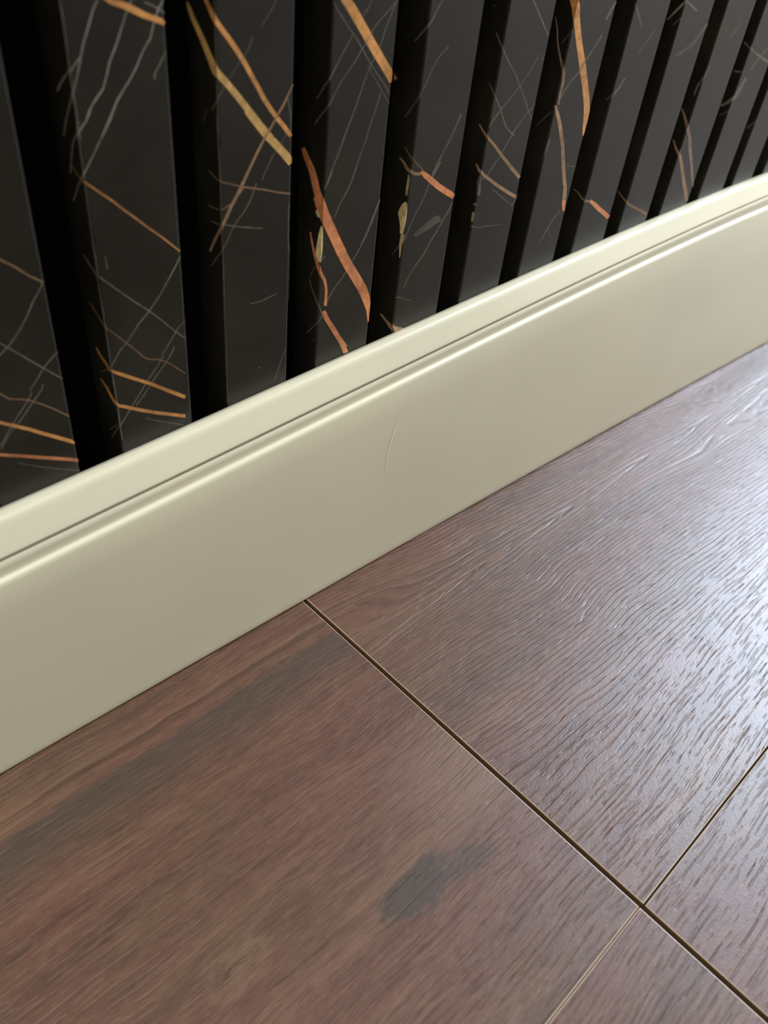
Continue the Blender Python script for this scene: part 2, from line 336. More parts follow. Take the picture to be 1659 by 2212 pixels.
(1,'f','g',0.5,[[7380,12357,7380,12358,7380,12359],[7381,12237,7380,12237,7380,12237,0,1],[7382,12116,7381,12116,7380,12116,0,1],[7385,11993,7382,11994,7380,11994,0,1],[7388,11870,7384,11870,7380,11871,0,1],[7391,11745,7385,11746,7380,11746,0,1],[7394,11619,7387,11620,7380,11621,0,1],[7396,11492,7380,11494,7380,11494,0,1],[7397,11364,7382,11366,7380,11367,0,1],[7399,11235,7383,11237,7380,11238,0,1],[7400,11105,7384,11107,7380,11108,0,1],[7401,10973,7385,10975,7380,10976,0,1],[7402,10840,7386,10843,7380,10844,0,1],[7401,10706,7385,10709,7380,10710,0,1],[7399,10571,7383,10574,7380,10575,0,1],[7396,10435,7380,10438,7380,10438,0,1],[7395,10298,7387,10299,7380,10301,0,1],[7401,10159,7384,10161,7380,10161,0,1],[7407,10017,7390,10019,7380,10021,0,1],[7412,9874,7395,9877,7380,9879,0,1],[7417,9730,7400,9732,7384,9735],[7421,9584,7405,9587,7388,9590],[7423,9437,7407,9440,7390,9443],[7426,9289,7409,9292,7392,9296],[7428,9139,7411,9143,7394,9146],[7427,8988,7410,8992,7394,8996],[7425,8836,7408,8841,7391,8845],[7423,8683,7407,8687,7390,8691],[7422,8528,7407,8532,7392,8535],[7425,8371,7411,8374,7397,8377],[7431,8211,7417,8214,7403,8217]]),
(1,'s','w',0.7,[[0,16246,0,16242,0,16238],[0,16139,12,16137,46,16133,1,0],[60,16036,94,16031,128,16027],[142,15928,177,15924,212,15919],[227,15819,262,15814,297,15809],[312,15709,347,15703,383,15698],[393,15598,430,15591,467,15585],[458,15489,496,15481,533,15474],[525,15377,563,15369,601,15362],[592,15264,630,15256,669,15248]]),
(1,'f','w',0.7,[[8115,17634,8097,17643,8079,17651],[8060,17565,8042,17572,8023,17580],[8013,17493,7994,17499,7974,17505],[7974,17418,7954,17423,7934,17429],[7935,17341,7915,17347,7895,17352],[7896,17264,7876,17270,7856,17275],[7857,17186,7837,17192,7817,17197],[7818,17108,7798,17114,7778,17120],[7776,17031,7756,17037,7736,17043],[7736,16954,7716,16959,7696,16964],[7704,16874,7685,16878,7666,16883],[7672,16793,7653,16797,7634,16802],[7641,16712,7621,16716,7600,16720],[7611,16630,7591,16634,7572,16638],[7579,16547,7560,16551,7542,16556],[7542,16465,7525,16469,7508,16474],[7505,16383,7489,16387,7473,16392],[7467,16300,7451,16305,7435,16310],[7429,16218,7413,16223,7397,16228],[7390,16136,7385,16137,7380,16139,0,1],[7380,16053,7380,16058,7380,16063]]),
(1,'s','g',0.4,[[0,16158,12,16156,24,16155,1,0],[51,16053,81,16049,110,16046],[138,15943,168,15939,198,15935],[225,15830,256,15826,286,15822],[311,15717,342,15712,373,15707],[385,15604,417,15599,449,15593],[461,15490,493,15484,525,15478],[537,15373,568,15367,598,15361],[615,15255,643,15249,671,15244]]),
(1,'f','g',0.4,[[7396,16153,7382,16157,7380,16158,0,1],[7380,16068,7380,16072,7380,16077]]),
(1,'s','w',0.75,[[0,16584,0,16589,0,16593],[47,16487,74,16492,102,16498],[198,16391,232,16394,266,16397],[328,16289,367,16289,405,16289],[453,16183,489,16182,525,16181],[580,16075,612,16074,644,16073]]),
(1,'f','w',0.75,[[7641,16743,7631,16753,7620,16764],[7564,16689,7552,16699,7540,16708],[7503,16622,7490,16630,7477,16639],[7435,16555,7423,16566,7411,16577],[7380,16499,7380,16511,7380,16524]]),
(1,'s','w',0.65,[[0,15574,0,15575,0,15577],[0,15459,18,15459,51,15459,1,0],[121,15340,156,15340,190,15340]]),
(1,'f','w',0.65,[[8790,17622,8774,17627,8758,17633],[8741,17547,8725,17553,8709,17558],[8691,17472,8675,17478,8659,17483],[8645,17396,8628,17401,8612,17407],[8605,17318,8587,17323,8570,17328],[8565,17239,8546,17245,8528,17250],[8524,17160,8505,17166,8486,17171],[8482,17081,8463,17087,8444,17093],[8440,17002,8421,17008,8402,17013],[8397,16922,8379,16928,8360,16934],[8350,16843,8332,16850,8314,16857],[8299,16765,8281,16773,8263,16780],[8248,16689,8229,16696,8211,16702],[8207,16610,8188,16615,8169,16620],[8175,16526,8156,16531,8136,16536],[8141,16442,8122,16447,8103,16452],[8104,16358,8084,16364,8065,16369],[8066,16274,8047,16280,8028,16286],[8021,16188,8002,16198,7983,16208],[7950,16116,7933,16129,7916,16141],[7877,16050,7860,16062,7843,16075],[7808,15980,7791,15992,7774,16004],[7741,15911,7724,15921,7707,15931],[7688,15835,7670,15843,7652,15850],[7644,15752,7625,15759,7607,15766],[7597,15666,7580,15676,7563,15685],[7524,15595,7509,15607,7494,15618],[7453,15526,7437,15538,7422,15549],[7387,15454,7384,15456,7380,15459,0,1],[7380,15379,7380,15390,7380,15401]]),
(1,'s','w',0.55,[[0,15594,0,15595,0,15596],[0,15480,7,15481,14,15481,1,0],[107,15362,137,15362,168,15361],[218,15248,253,15243,289,15238],[289,15138,326,15129,362,15121],[336,15028,371,15019,406,15011],[388,14915,420,14907,453,14899],[446,14800,475,14793,505,14785],[493,14687,522,14679,552,14671],[537,14572,567,14564,596,14556]]),
(1,'f','w',0.55,[[7958,16128,7944,16138,7931,16148],[7889,16059,7875,16069,7862,16079],[7820,15990,7806,16000,7792,16010],[7752,15922,7737,15931,7722,15939],[7707,15843,7691,15849,7674,15855],[7663,15758,7647,15765,7632,15773],[7604,15680,7589,15689,7575,15698],[7536,15608,7522,15618,7508,15627],[7469,15536,7455,15546,7442,15556],[7400,15465,7387,15475,7380,15480,0,1],[7380,15397,7380,15406,7380,15416]]),
(1,'f','w',0.65,[[9450,17613,9443,17616,9436,17620,1,0],[9405,17532,9387,17541,9369,17550],[9344,17462,9323,17470,9302,17478],[9302,17384,9281,17390,9260,17396],[9260,17304,9239,17310,9218,17315],[9218,17224,9197,17229,9177,17234],[9184,17141,9164,17146,9143,17150],[9150,17057,9130,17062,9109,17067],[9112,16972,9093,16979,9074,16987],[9045,16898,9027,16907,9010,16917],[8980,16826,8962,16835,8944,16844],[8922,16751,8903,16759,8884,16767],[8872,16671,8852,16679,8832,16687],[8822,16591,8802,16599,8781,16607],[8771,16509,8751,16519,8730,16528],[8709,16432,8690,16442,8671,16453],[8646,16357,8627,16367,8609,16377],[8582,16282,8565,16292,8547,16302],[8513,16209,8496,16219,8480,16230],[8445,16136,8428,16147,8411,16158],[8376,16064,8360,16074,8343,16085],[8309,15992,8291,16002,8274,16011],[8258,15913,8239,15921,8220,15929],[8210,15829,8191,15837,8172,15845],[8161,15745,8142,15753,8123,15761],[8113,15660,8094,15669,8075,15677],[8057,15578,8039,15587,8020,15597],[7998,15497,7980,15507,7962,15517],[7940,15417,7922,15427,7904,15436],[7881,15336,7864,15346,7846,15356]]),
(1,'s','w',0.55,[[0,14772,0,14770,0,14768],[35,14645,67,14642,99,14639],[159,14516,190,14513,221,14509],[281,14385,312,14381,342,14377],[387,14255,417,14250,447,14245],[496,14121,525,14116,554,14111],[606,13985,634,13980,662,13975]]),
(1,'f','w',0.55,[[8413,16090,8398,16100,8383,16109],[8346,16018,8331,16027,8316,16036],[8279,15945,8264,15954,8249,15963],[8222,15868,8206,15876,8190,15885],[8168,15788,8151,15796,8135,15804],[8113,15708,8097,15716,8081,15724],[8059,15627,8042,15635,8026,15643],[8005,15546,7989,15554,7972,15562],[7951,15464,7935,15472,7919,15480],[7897,15382,7881,15390,7865,15399],[7843,15300,7827,15308,7811,15317],[7784,15219,7769,15228,7753,15237],[7726,15139,7710,15148,7694,15157],[7667,15058,7651,15068,7636,15077],[7608,14978,7592,14987,7577,14996],[7547,14898,7531,14907,7516,14917],[7485,14818,7470,14828,7455,14837],[7424,14738,7409,14748,7393,14757],[7380,14658,7380,14667,7380,14676]]),
(1,'f','w',0.5,[[9042,17594,9037,17584,9031,17574],[9155,17565,9147,17553,9139,17540],[9261,17522,9250,17509,9239,17496],[9362,17471,9349,17458,9336,17445],[9450,17406,9445,17402,9433,17390,1,0]]),
(1,'f','w',0.55,[[9437,16742,9425,16748,9412,16754],[9380,16663,9366,16670,9351,16677],[9323,16584,9306,16592,9290,16600],[9264,16506,9247,16514,9229,16522],[9205,16427,9187,16436,9169,16445],[9148,16353,9127,16358,9106,16362],[9144,16271,9130,16271,9116,16271]]),
(1,'f','o',0.95,[[8233,17702,8217,17685,8202,17667],[8301,17682,8277,17655,8253,17628],[8366,17663,8337,17625,8307,17587],[8428,17648,8401,17601,8373,17554],[8495,17635,8471,17584,8446,17534],[8566,17620,8541,17567,8515,17515],[8643,17603,8611,17550,8579,17497],[8716,17576,8677,17523,8637,17471],[8783,17549,8742,17495,8700,17442],[8849,17521,8807,17467,8765,17413],[8913,17490,8873,17438,8832,17386],[8979,17460,8939,17409,8900,17359],[9040,17431,9006,17380,8973,17330],[9107,17409,9078,17358,9050,17307],[9179,17386,9152,17336,9124,17286],[9254,17363,9225,17314,9197,17266],[9328,17337,9297,17289,9267,17241],[9401,17311,9370,17263,9339,17215],[9450,17248,9443,17236,9412,17188,1,0]]),
(1,'s','o',0.7,[[75,14559,93,14542,111,14526],[0,14569,0,14547,0,14525]]),
(1,'f','o',0.7,[[7380,14587,7380,14578,7380,14568],[7434,14526,7422,14513,7410,14500],[7521,14459,7506,14445,7492,14430],[7605,14388,7589,14372,7572,14357],[7689,14317,7672,14299,7654,14282],[7776,14246,7758,14228,7740,14209],[7865,14174,7846,14155,7827,14136],[7953,14098,7932,14080,7912,14061],[8036,14017,8015,13998,7993,13980],[8119,13935,8098,13916,8076,13898],[8206,13855,8185,13836,8164,13816],[8296,13776,8275,13756,8255,13736],[8388,13695,8367,13676,8346,13656],[8478,13610,8457,13592,8436,13573],[8569,13525,8548,13506,8528,13488],[8660,13439,8640,13420,8621,13402],[8755,13353,8736,13335,8717,13317],[8852,13268,8834,13250,8816,13232],[8951,13181,8933,13163,8915,13146],[9050,13091,9032,13074,9013,13058],[9148,12997,9128,12981,9109,12964],[9246,12903,9226,12886,9207,12870],[9345,12807,9326,12790,9306,12774],[9446,12710,9426,12693,9407,12677]]),
(1,'s','t',0.4,[[461,14755,488,14740,515,14725],[350,14695,377,14681,403,14666],[240,14636,266,14621,292,14606],[111,14589,138,14572,165,14555],[0,14530,8,14525,38,14506,1,0]]),
(1,'f','t',0.4,[[7380,14630,7380,14624,7380,14617],[7390,14535,7385,14532,7380,14530,0,1]]),
(1,'f','g',0.4,[[9434,12551,9416,12563,9398,12574],[9362,12439,9344,12450,9326,12462],[9288,12326,9271,12338,9254,12350],[9209,12217,9192,12230,9175,12242],[9130,12108,9113,12121,9096,12133]]),
(1,'s','g',0.5,[[0,10512,0,10506,0,10499],[0,10307,4,10307,29,10309,1,0],[241,10107,252,10120,264,10133],[521,9916,530,9931,539,9947]]),
(1,'f','g',0.5,[[9439,12545,9422,12557,9405,12569],[9367,12449,9350,12461,9333,12473],[9296,12352,9279,12364,9262,12377],[9224,12255,9207,12268,9190,12280],[9151,12159,9134,12172,9117,12184],[9078,12062,9061,12075,9044,12088],[9005,11966,8988,11979,8971,11992],[8931,11869,8914,11882,8898,11895],[8856,11772,8840,11786,8824,11800],[8770,11684,8754,11699,8739,11714],[8685,11597,8669,11612,8654,11626],[8599,11509,8584,11524,8569,11539],[8510,11424,8496,11440,8482,11455],[8414,11347,8400,11364,8386,11380],[8317,11271,8304,11288,8290,11304],[8222,11196,8208,11212,8194,11227],[8141,11106,8126,11121,8111,11136],[8061,11014,8045,11028,8030,11043],[7980,10921,7964,10936,7949,10951],[7894,10831,7880,10847,7867,10863],[7795,10756,7782,10774,7770,10791],[7698,10684,7684,10701,7670,10717],[7620,10592,7605,10606,7589,10621],[7542,10496,7526,10510,7511,10525],[7464,10400,7448,10414,7433,10428],[7390,10292,7385,10299,7380,10307,0,1],[7380,10264,7380,10285,7380,10305]]),
(1,'s','g',0.55,[[518,12868,542,12853,566,12837],[413,12810,439,12794,465,12777],[309,12753,336,12735,364,12717],[204,12696,234,12676,263,12657],[98,12640,129,12619,160,12598],[0,12582,19,12567,48,12543,1,0],[0,12597,0,12573,0,12549]]),
(1,'f','g',0.55,[[7380,12689,7380,12684,7380,12678],[7385,12585,7383,12584,7380,12582,0,1],[7470,12501,7458,12490,7446,12478],[7558,12413,7546,12402,7534,12390],[7646,12323,7634,12311,7622,12300],[7734,12231,7722,12220,7710,12208],[7824,12138,7812,12127,7799,12115],[7915,12044,7902,12032,7890,12021],[8007,11950,7995,11938,7982,11926],[8101,11854,8089,11842,8076,11830],[8197,11759,8185,11747,8173,11734],[8298,11666,8286,11653,8275,11640],[8401,11572,8389,11559,8377,11546],[8505,11475,8492,11463,8480,11450],[8603,11370,8590,11358,8576,11346],[8702,11264,8688,11251,8675,11239],[8802,11156,8788,11144,8775,11132],[8901,11044,8887,11032,8873,11020],[9000,10929,8986,10918,8971,10906],[9100,10814,9086,10802,9072,10790],[9205,10702,9192,10689,9178,10676],[9315,10589,9302,10576,9288,10563],[9427,10475,9413,10462,9400,10449]]),
(1,'s','t',0.45,[[543,11733,569,11716,594,11698],[440,11669,468,11650,495,11631],[337,11606,366,11585,396,11564],[234,11542,265,11520,297,11498],[131,11478,164,11455,197,11432],[30,11415,63,11390,97,11365],[0,11376,0,11349,0,11321]]),
(1,'f','t',0.45,[[7380,11433,7380,11427,7380,11421],[7425,11321,7411,11311,7397,11301],[7515,11223,7502,11211,7490,11199],[7608,11122,7595,11110,7583,11098],[7698,11015,7685,11003,7672,10992],[7788,10906,7775,10895,7762,10883],[7880,10796,7866,10784,7853,10773],[7972,10684,7958,10673,7945,10661],[8066,10571,8052,10559,8038,10548],[8157,10452,8142,10441,8128,10430],[8245,10333,8233,10320,8220,10306],[8353,10247,8346,10229,8338,10211],[8482,10189,8479,10169,8476,10148],[8621,10148,8617,10128,8613,10108],[8755,10068,8747,10050,8738,10033],[8884,9971,8873,9955,8861,9940],[9001,9856,8989,9842,8976,9827],[9119,9741,9106,9727,9093,9712],[9236,9621,9223,9607,9210,9593],[9353,9497,9339,9483,9326,9470]]),
(1,'s','g',0.45,[[0,8746,0,8740,0,8735],[77,8502,107,8498,138,8493],[283,8252,312,8248,341,8244],[494,7996,522,7991,549,7987]]),
(1,'f','g',0.45,[[9450,10932,9445,10939,9431,10957,1,0],[9349,10851,9335,10869,9321,10887],[9247,10777,9231,10793,9215,10810],[9164,10680,9147,10696,9130,10711],[9080,10582,9063,10598,9045,10614],[8996,10483,8979,10499,8962,10515],[8913,10384,8896,10400,8879,10415],[8829,10283,8813,10300,8797,10317],[8761,10230,8744,10242,8726,10253],[8756,10132,8737,10145,8718,10158],[8667,10030,8651,10047,8634,10063],[8581,9931,8565,9948,8548,9965],[8491,9837,8475,9854,8459,9871],[8400,9743,8384,9760,8368,9778],[8309,9649,8293,9667,8277,9684],[8221,9552,8205,9570,8189,9587],[8134,9454,8118,9471,8102,9489],[8047,9355,8031,9373,8015,9390],[7960,9256,7944,9274,7928,9291],[7874,9156,7858,9173,7842,9191],[7787,9056,7772,9073,7756,9091],[7701,8955,7685,8973,7669,8991],[7614,8854,7598,8872,7583,8890],[7526,8755,7510,8773,7495,8791],[7437,8656,7422,8674,7406,8693],[7380,8561,7380,8580,7380,8598]]),
(1,'f','g',0.45,[[9102,10335,9086,10346,9069,10357],[9045,10207,9027,10221,9009,10235],[8960,10099,8943,10115,8926,10132],[8865,10001,8849,10018,8832,10036],[8771,9904,8754,9921,8738,9939],[8675,9808,8659,9826,8643,9843],[8578,9713,8562,9731,8546,9748],[8482,9618,8466,9635,8450,9653],[8388,9520,8371,9538,8355,9556],[8295,9421,8279,9438,8263,9456],[8202,9320,8186,9338,8170,9356],[8107,9221,8092,9240,8077,9259],[8000,9137,7987,9155,7974,9173],[7894,9053,7882,9070,7870,9086]]),
(1,'s','g',0.45,[[0,8835,0,8831,0,8826],[167,8533,190,8537,213,8541],[533,8229,546,8239,558,8249]]),
(1,'f','g',0.45,[[7421,8770,7405,8792,7388,8814],[7380,8660,7380,8681,7380,8702]]),
(1,'s','o',0.8,[[568,10586,601,10563,634,10540],[497,10531,538,10502,579,10473],[427,10477,474,10442,522,10406],[341,10436,390,10397,440,10357],[246,10400,297,10359,349,10317],[153,10361,208,10318,263,10274],[71,10313,134,10265,197,10217],[2,10269,60,10212,119,10155],[0,10307,0,10248,0,10189]]),
(1,'f','o',0.8,[[7380,10271,7380,10252,7380,10233],[7446,10216,7427,10183,7407,10151],[7531,10159,7512,10122,7494,10084],[7619,10100,7599,10059,7579,10019],[7706,10037,7686,9997,7666,9956],[7794,9974,7774,9933,7753,9892],[7882,9910,7862,9869,7842,9828],[7972,9847,7952,9805,7933,9763],[8063,9784,8044,9742,8025,9700],[8155,9720,8136,9678,8117,9635],[8249,9656,8229,9613,8210,9571],[8344,9588,8323,9546,8302,9505],[8438,9517,8415,9475,8393,9433],[8532,9446,8509,9403,8486,9360],[8627,9375,8603,9331,8579,9287],[8722,9301,8698,9256,8673,9212],[8818,9226,8793,9180,8768,9135],[8915,9150,8889,9103,8864,9057],[9012,9075,8987,9027,8962,8979],[9112,9000,9087,8951,9062,8902],[9212,8924,9188,8874,9163,8825],[9314,8846,9289,8797,9265,8747]]),
(1,'s','o',0.8,[[584,9728,616,9701,649,9674],[488,9692,526,9661,564,9629],[392,9657,436,9620,480,9584],[297,9619,348,9578,399,9538],[231,9559,285,9517,339,9476],[165,9499,221,9456,277,9413],[100,9442,156,9396,213,9350],[10,9403,72,9351,134,9298],[0,9294,24,9270,48,9245,1,0],[0,9396,0,9333,0,9270]]),
(1,'f','o',0.8,[[7380,9411,7380,9402,7380,9394],[7414,9316,7386,9298,7380,9294,0,1],[7472,9258,7454,9222,7435,9186],[7560,9214,7546,9169,7531,9125],[7653,9159,7637,9113,7622,9067],[7745,9101,7730,9055,7714,9009],[7838,9043,7823,8997,7807,8951],[7932,8985,7916,8938,7901,8891],[8026,8928,8012,8880,7998,8833],[8122,8873,8109,8825,8095,8776],[8220,8817,8207,8769,8193,8720],[8319,8761,8306,8712,8292,8663],[8418,8705,8405,8655,8393,8605],[8518,8652,8507,8602,8496,8551],[8621,8600,8610,8549,8599,8498],[8725,8547,8714,8495,8703,8444],[8829,8493,8819,8441,8808,8390],[8935,8439,8924,8387,8914,8335],[9042,8384,9031,8332,9021,8279],[9149,8329,9139,8276,9128,8223],[9258,8273,9248,8220,9237,8167]]),
(1,'f','g',0.35,[[8134,8607,8127,8590,8120,8574],[8271,8510,8264,8491,8257,8472],[8413,8421,8407,8401,8402,8380],[8560,8341,8555,8321,8551,8301],[8710,8259,8706,8241,8701,8222],[8861,8169,8856,8151,8851,8133],[9014,8078,9009,8060,9004,8041],[9169,7986,9164,7968,9159,7949]]),
(1,'f','g',0.4,[[7618,12981,7598,12982,7578,12983],[7621,12830,7603,12831,7586,12832],[7626,12677,7608,12679,7591,12680]]),
(2,'f','y',1,[[10600,16475,10600,16458,10600,16440],[10616,16412,10608,16410,10600,16408,0,1],[10650,16361,10625,16350,10600,16339,0,1],[10703,16314,10630,16269,10600,16251,0,1],[10767,16257,10693,16213,10619,16169],[10828,16198,10754,16155,10680,16112],[10888,16138,10816,16096,10743,16055],[10950,16077,10877,16037,10805,15997],[11011,16016,10937,15976,10864,15937],[11072,15954,10998,15914,10924,15875],[11135,15892,11059,15852,10984,15813],[11196,15827,11120,15789,11043,15751],[11257,15763,11180,15725,11103,15687],[11318,15698,11240,15660,11163,15622],[11379,15633,11302,15594,11224,15556],[11442,15567,11363,15528,11285,15490],[11504,15500,11426,15461,11347,15423],[11568,15433,11488,15394,11409,15356],[11632,15365,11552,15326,11472,15288],[11697,15296,11615,15257,11534,15219],[11762,15227,11679,15188,11595,15149],[11828,15158,11743,15118,11658,15077],[11895,15089,11808,15047,11722,15005],[11964,15021,11876,14977,11789,14933],[12035,14951,11945,14906,11856,14861],[12106,14880,12014,14834,11923,14788]]),
(2,'s','y',1,[[981,17403,991,17399,1000,17395,0,1],[904,17361,963,17337,1000,17321,0,1],[833,17314,904,17288,977,17261],[790,17256,867,17231,944,17205],[750,17201,829,17174,908,17146],[705,17149,785,17119,866,17088],[651,17099,733,17067,816,17034],[596,17049,681,17014,767,16980],[541,16998,628,16962,717,16927],[486,16947,576,16911,666,16873],[430,16896,523,16858,616,16821],[378,16843,473,16805,570,16767],[329,16789,427,16750,526,16711],[281,16735,381,16695,482,16655],[233,16681,334,16640,437,16599],[182,16629,286,16586,391,16543],[131,16576,238,16531,346,16487],[79,16522,190,16477,302,16431],[26,16468,146,16420,267,16372],[0,16408,102,16364,229,16309,1,0],[0,16339,46,16313,167,16245,1,0],[0,16251,31,16229,62,16208,1,0],[0,16322,0,16249,0,16176]]),
(2,'f','y',1,[[11441,15522,11363,15483,11285,15445],[11507,15455,11426,15415,11345,15376],[11574,15388,11489,15347,11405,15306],[11641,15321,11554,15278,11466,15236],[11709,15253,11618,15209,11528,15165],[11774,15183,11684,15139,11593,15095],[11841,15112,11750,15068,11659,15024],[11907,15041,11816,14996,11725,14951],[11972,14975,11885,14925,11798,14875],[12048,14912,11963,14858,11878,14803],[12128,14845,12041,14790,11955,14734],[12210,14776,12120,14721,12031,14665],[12291,14705,12198,14650,12106,14596],[12369,14631,12275,14578,12181,14525],[12448,14558,12353,14505,12258,14451],[12528,14483,12431,14431,12334,14378],[12608,14408,12508,14355,12407,14302],[12650,14312,12585,14278,12483,14225,1,0],[12650,14194,12605,14170,12559,14146,1,0]]),
(2,'f','o',1,[[10600,17384,10600,17368,10600,17352],[10618,17327,10609,17324,10600,17321,0,1],[10661,17271,10605,17250,10600,17249,0,1],[10703,17216,10647,17192,10600,17172,0,1],[10752,17163,10698,17137,10643,17110],[10804,17107,10749,17081,10694,17055],[10856,17051,10801,17025,10746,16998],[10910,16995,10855,16968,10800,16941],[10964,16939,10909,16912,10854,16885],[11019,16881,10963,16855,10907,16828],[11072,16821,11015,16796,10957,16771],[11124,16760,11066,16735,11008,16711],[11176,16699,11117,16675,11058,16651],[11226,16637,11167,16613,11108,16590],[11275,16573,11216,16550,11157,16528],[11325,16510,11266,16487,11207,16465],[11375,16444,11315,16423,11256,16402],[11420,16376,11360,16357,11301,16338],[11465,16309,11406,16290,11346,16271],[11511,16242,11452,16223,11393,16204],[11557,16175,11499,16155,11441,16136],[11606,16108,11548,16088,11490,16068],[11656,16040,11598,16020,11539,16000],[11707,15970,11648,15951,11588,15932],[11755,15898,11694,15880,11634,15863],[11801,15826,11740,15809,11679,15792],[11847,15755,11786,15737,11725,15719],[11895,15686,11836,15665,11777,15644],[11952,15619,11894,15596,11836,15573],[12011,15549,11953,15526,11895,15503],[12070,15479,12012,15455,11954,15431],[12132,15409,12074,15385,12016,15360],[12194,15338,12137,15313,12079,15288],[12258,15269,12202,15243,12145,15216],[12327,15201,12272,15173,12216,15145],[12399,15131,12342,15103,12286,15075],[12471,15059,12413,15032,12355,15005],[12540,14984,12481,14958,12422,14932],[12608,14910,12549,14884,12490,14858],[12650,14823,12618,14809,12559,14783,1,0]]),
(2,'s','o',1,[[247,17571,306,17549,366,17527],[194,17522,257,17498,321,17474],[142,17473,209,17447,276,17421],[86,17426,158,17397,231,17369],[31,17378,108,17347,185,17315],[0,17321,53,17298,134,17263,1,0],[0,17249,38,17232,76,17214,1,0],[0,17172,7,17169,14,17165,1,0],[0,17209,0,17167,0,17124]]),
(2,'f','g',0.35,[[12159,17546,12144,17551,12129,17557],[12085,17451,12070,17457,12054,17463],[12010,17356,11995,17362,11980,17368],[11933,17261,11918,17267,11904,17273],[11856,17167,11841,17173,11826,17179],[11778,17072,11763,17078,11748,17085]]),
(2,'f','g',0.35,[[11552,16898,11533,16904,11515,16910],[11502,16810,11484,16816,11465,16822],[11452,16721,11434,16727,11416,16734],[11389,16636,11372,16643,11356,16651],[11321,16553,11306,16561,11291,16568],[11248,16473,11234,16481,11221,16489],[11167,16398,11153,16406,11140,16414],[11087,16323,11073,16331,11060,16339],[11010,16245,10996,16253,10983,16261],[10933,16168,10920,16175,10906,16183],[10860,16088,10847,16095,10833,16103],[10788,16008,10774,16015,10760,16023],[10723,15924,10707,15932,10692,15939],[10665,15837,10648,15845,10630,15853],[10607,15748,10603,15750,10600,15751,0,1],[10600,15665,10600,15675,10600,15686]]),
(2,'s','g',0.35,[[0,15865,0,15865,0,15866],[0,15751,18,15752,46,15753,1,0],[95,15636,123,15638,151,15640],[203,15520,231,15522,259,15524]]),
(2,'s','g',0.25,[[385,15478,408,15478,430,15478],[491,15337,514,15336,538,15334],[567,15196,591,15193,615,15191]]),
(2,'f','g',0.35,[[10607,17615,10603,17615,10600,17615,0,1],[10607,17527,10603,17527,10600,17527,0,1],[10607,17438,10603,17438,10600,17438,0,1],[10606,17348,10603,17348,10600,17348,0,1],[10606,17258,10603,17258,10600,17258,0,1],[10606,17167,10603,17167,10600,17167,0,1],[10606,17076,10603,17076,10600,17076,0,1],[10607,16984,10604,16984,10600,16984,0,1],[10608,16891,10604,16891,10600,16891,0,1],[10608,16798,10604,16798,10600,16798,0,1],[10609,16703,10604,16703,10600,16704,0,1],[10609,16608,10605,16608,10600,16609,0,1],[10610,16513,10605,16513,10600,16513,0,1],[10610,16416,10605,16416,10600,16417,0,1],[10610,16319,10605,16319,10600,16320,0,1],[10610,16221,10605,16222,10600,16222,0,1],[10610,16123,10605,16123,10600,16123,0,1],[10610,16023,10605,16024,10600,16024,0,1],[10610,15923,10605,15924,10600,15924,0,1],[10610,15822,10605,15823,10600,15823,0,1],[10611,15721,10605,15721,10600,15721,0,1],[10611,15618,10605,15618,10600,15619,0,1],[10610,15515,10605,15515,10600,15516,0,1],[10610,15411,10605,15411,10600,15412,0,1],[10609,15306,10604,15306,10600,15307,0,1],[10608,15200,10604,15201,10600,15201,0,1],[10608,15094,10604,15094,10600,15094,0,1],[10607,14986,10603,14987,10600,14987,0,1]]),
(2,'s','g',0.35,[[0,17615,12,17612,35,17608,1,0],[0,17527,13,17524,35,17520,1,0],[0,17438,13,17435,36,17431,1,0],[0,17348,13,17346,36,17341,1,0],[0,17258,14,17256,36,17251,1,0],[0,17167,14,17165,37,17160,1,0],[0,17076,13,17073,36,17069,1,0],[0,16984,13,16981,36,16976,1,0],[0,16891,12,16889,35,16884,1,0],[0,16798,11,16795,34,16790,1,0],[0,16704,10,16701,34,16696,1,0],[0,16609,9,16607,33,16601,1,0],[0,16513,9,16511,32,16506,1,0],[0,16417,9,16415,32,16409,1,0],[0,16320,9,16318,33,16312,1,0],[0,16222,9,16220,33,16214,1,0],[0,16123,9,16121,33,16115,1,0],[0,16024,9,16022,33,16016,1,0],[0,15924,9,15922,33,15916,1,0],[0,15823,9,15821,33,15815,1,0],[0,15721,9,15719,33,15713,1,0],[0,15619,9,15617,33,15610,1,0],[0,15516,9,15513,34,15507,1,0],[0,15412,10,15409,35,15402,1,0],[0,15307,12,15303,36,15297,1,0],[0,15201,13,15197,37,15191,1,0],[0,15094,14,15090,38,15084,1,0],[0,14987,15,14983,40,14976,1,0]]),
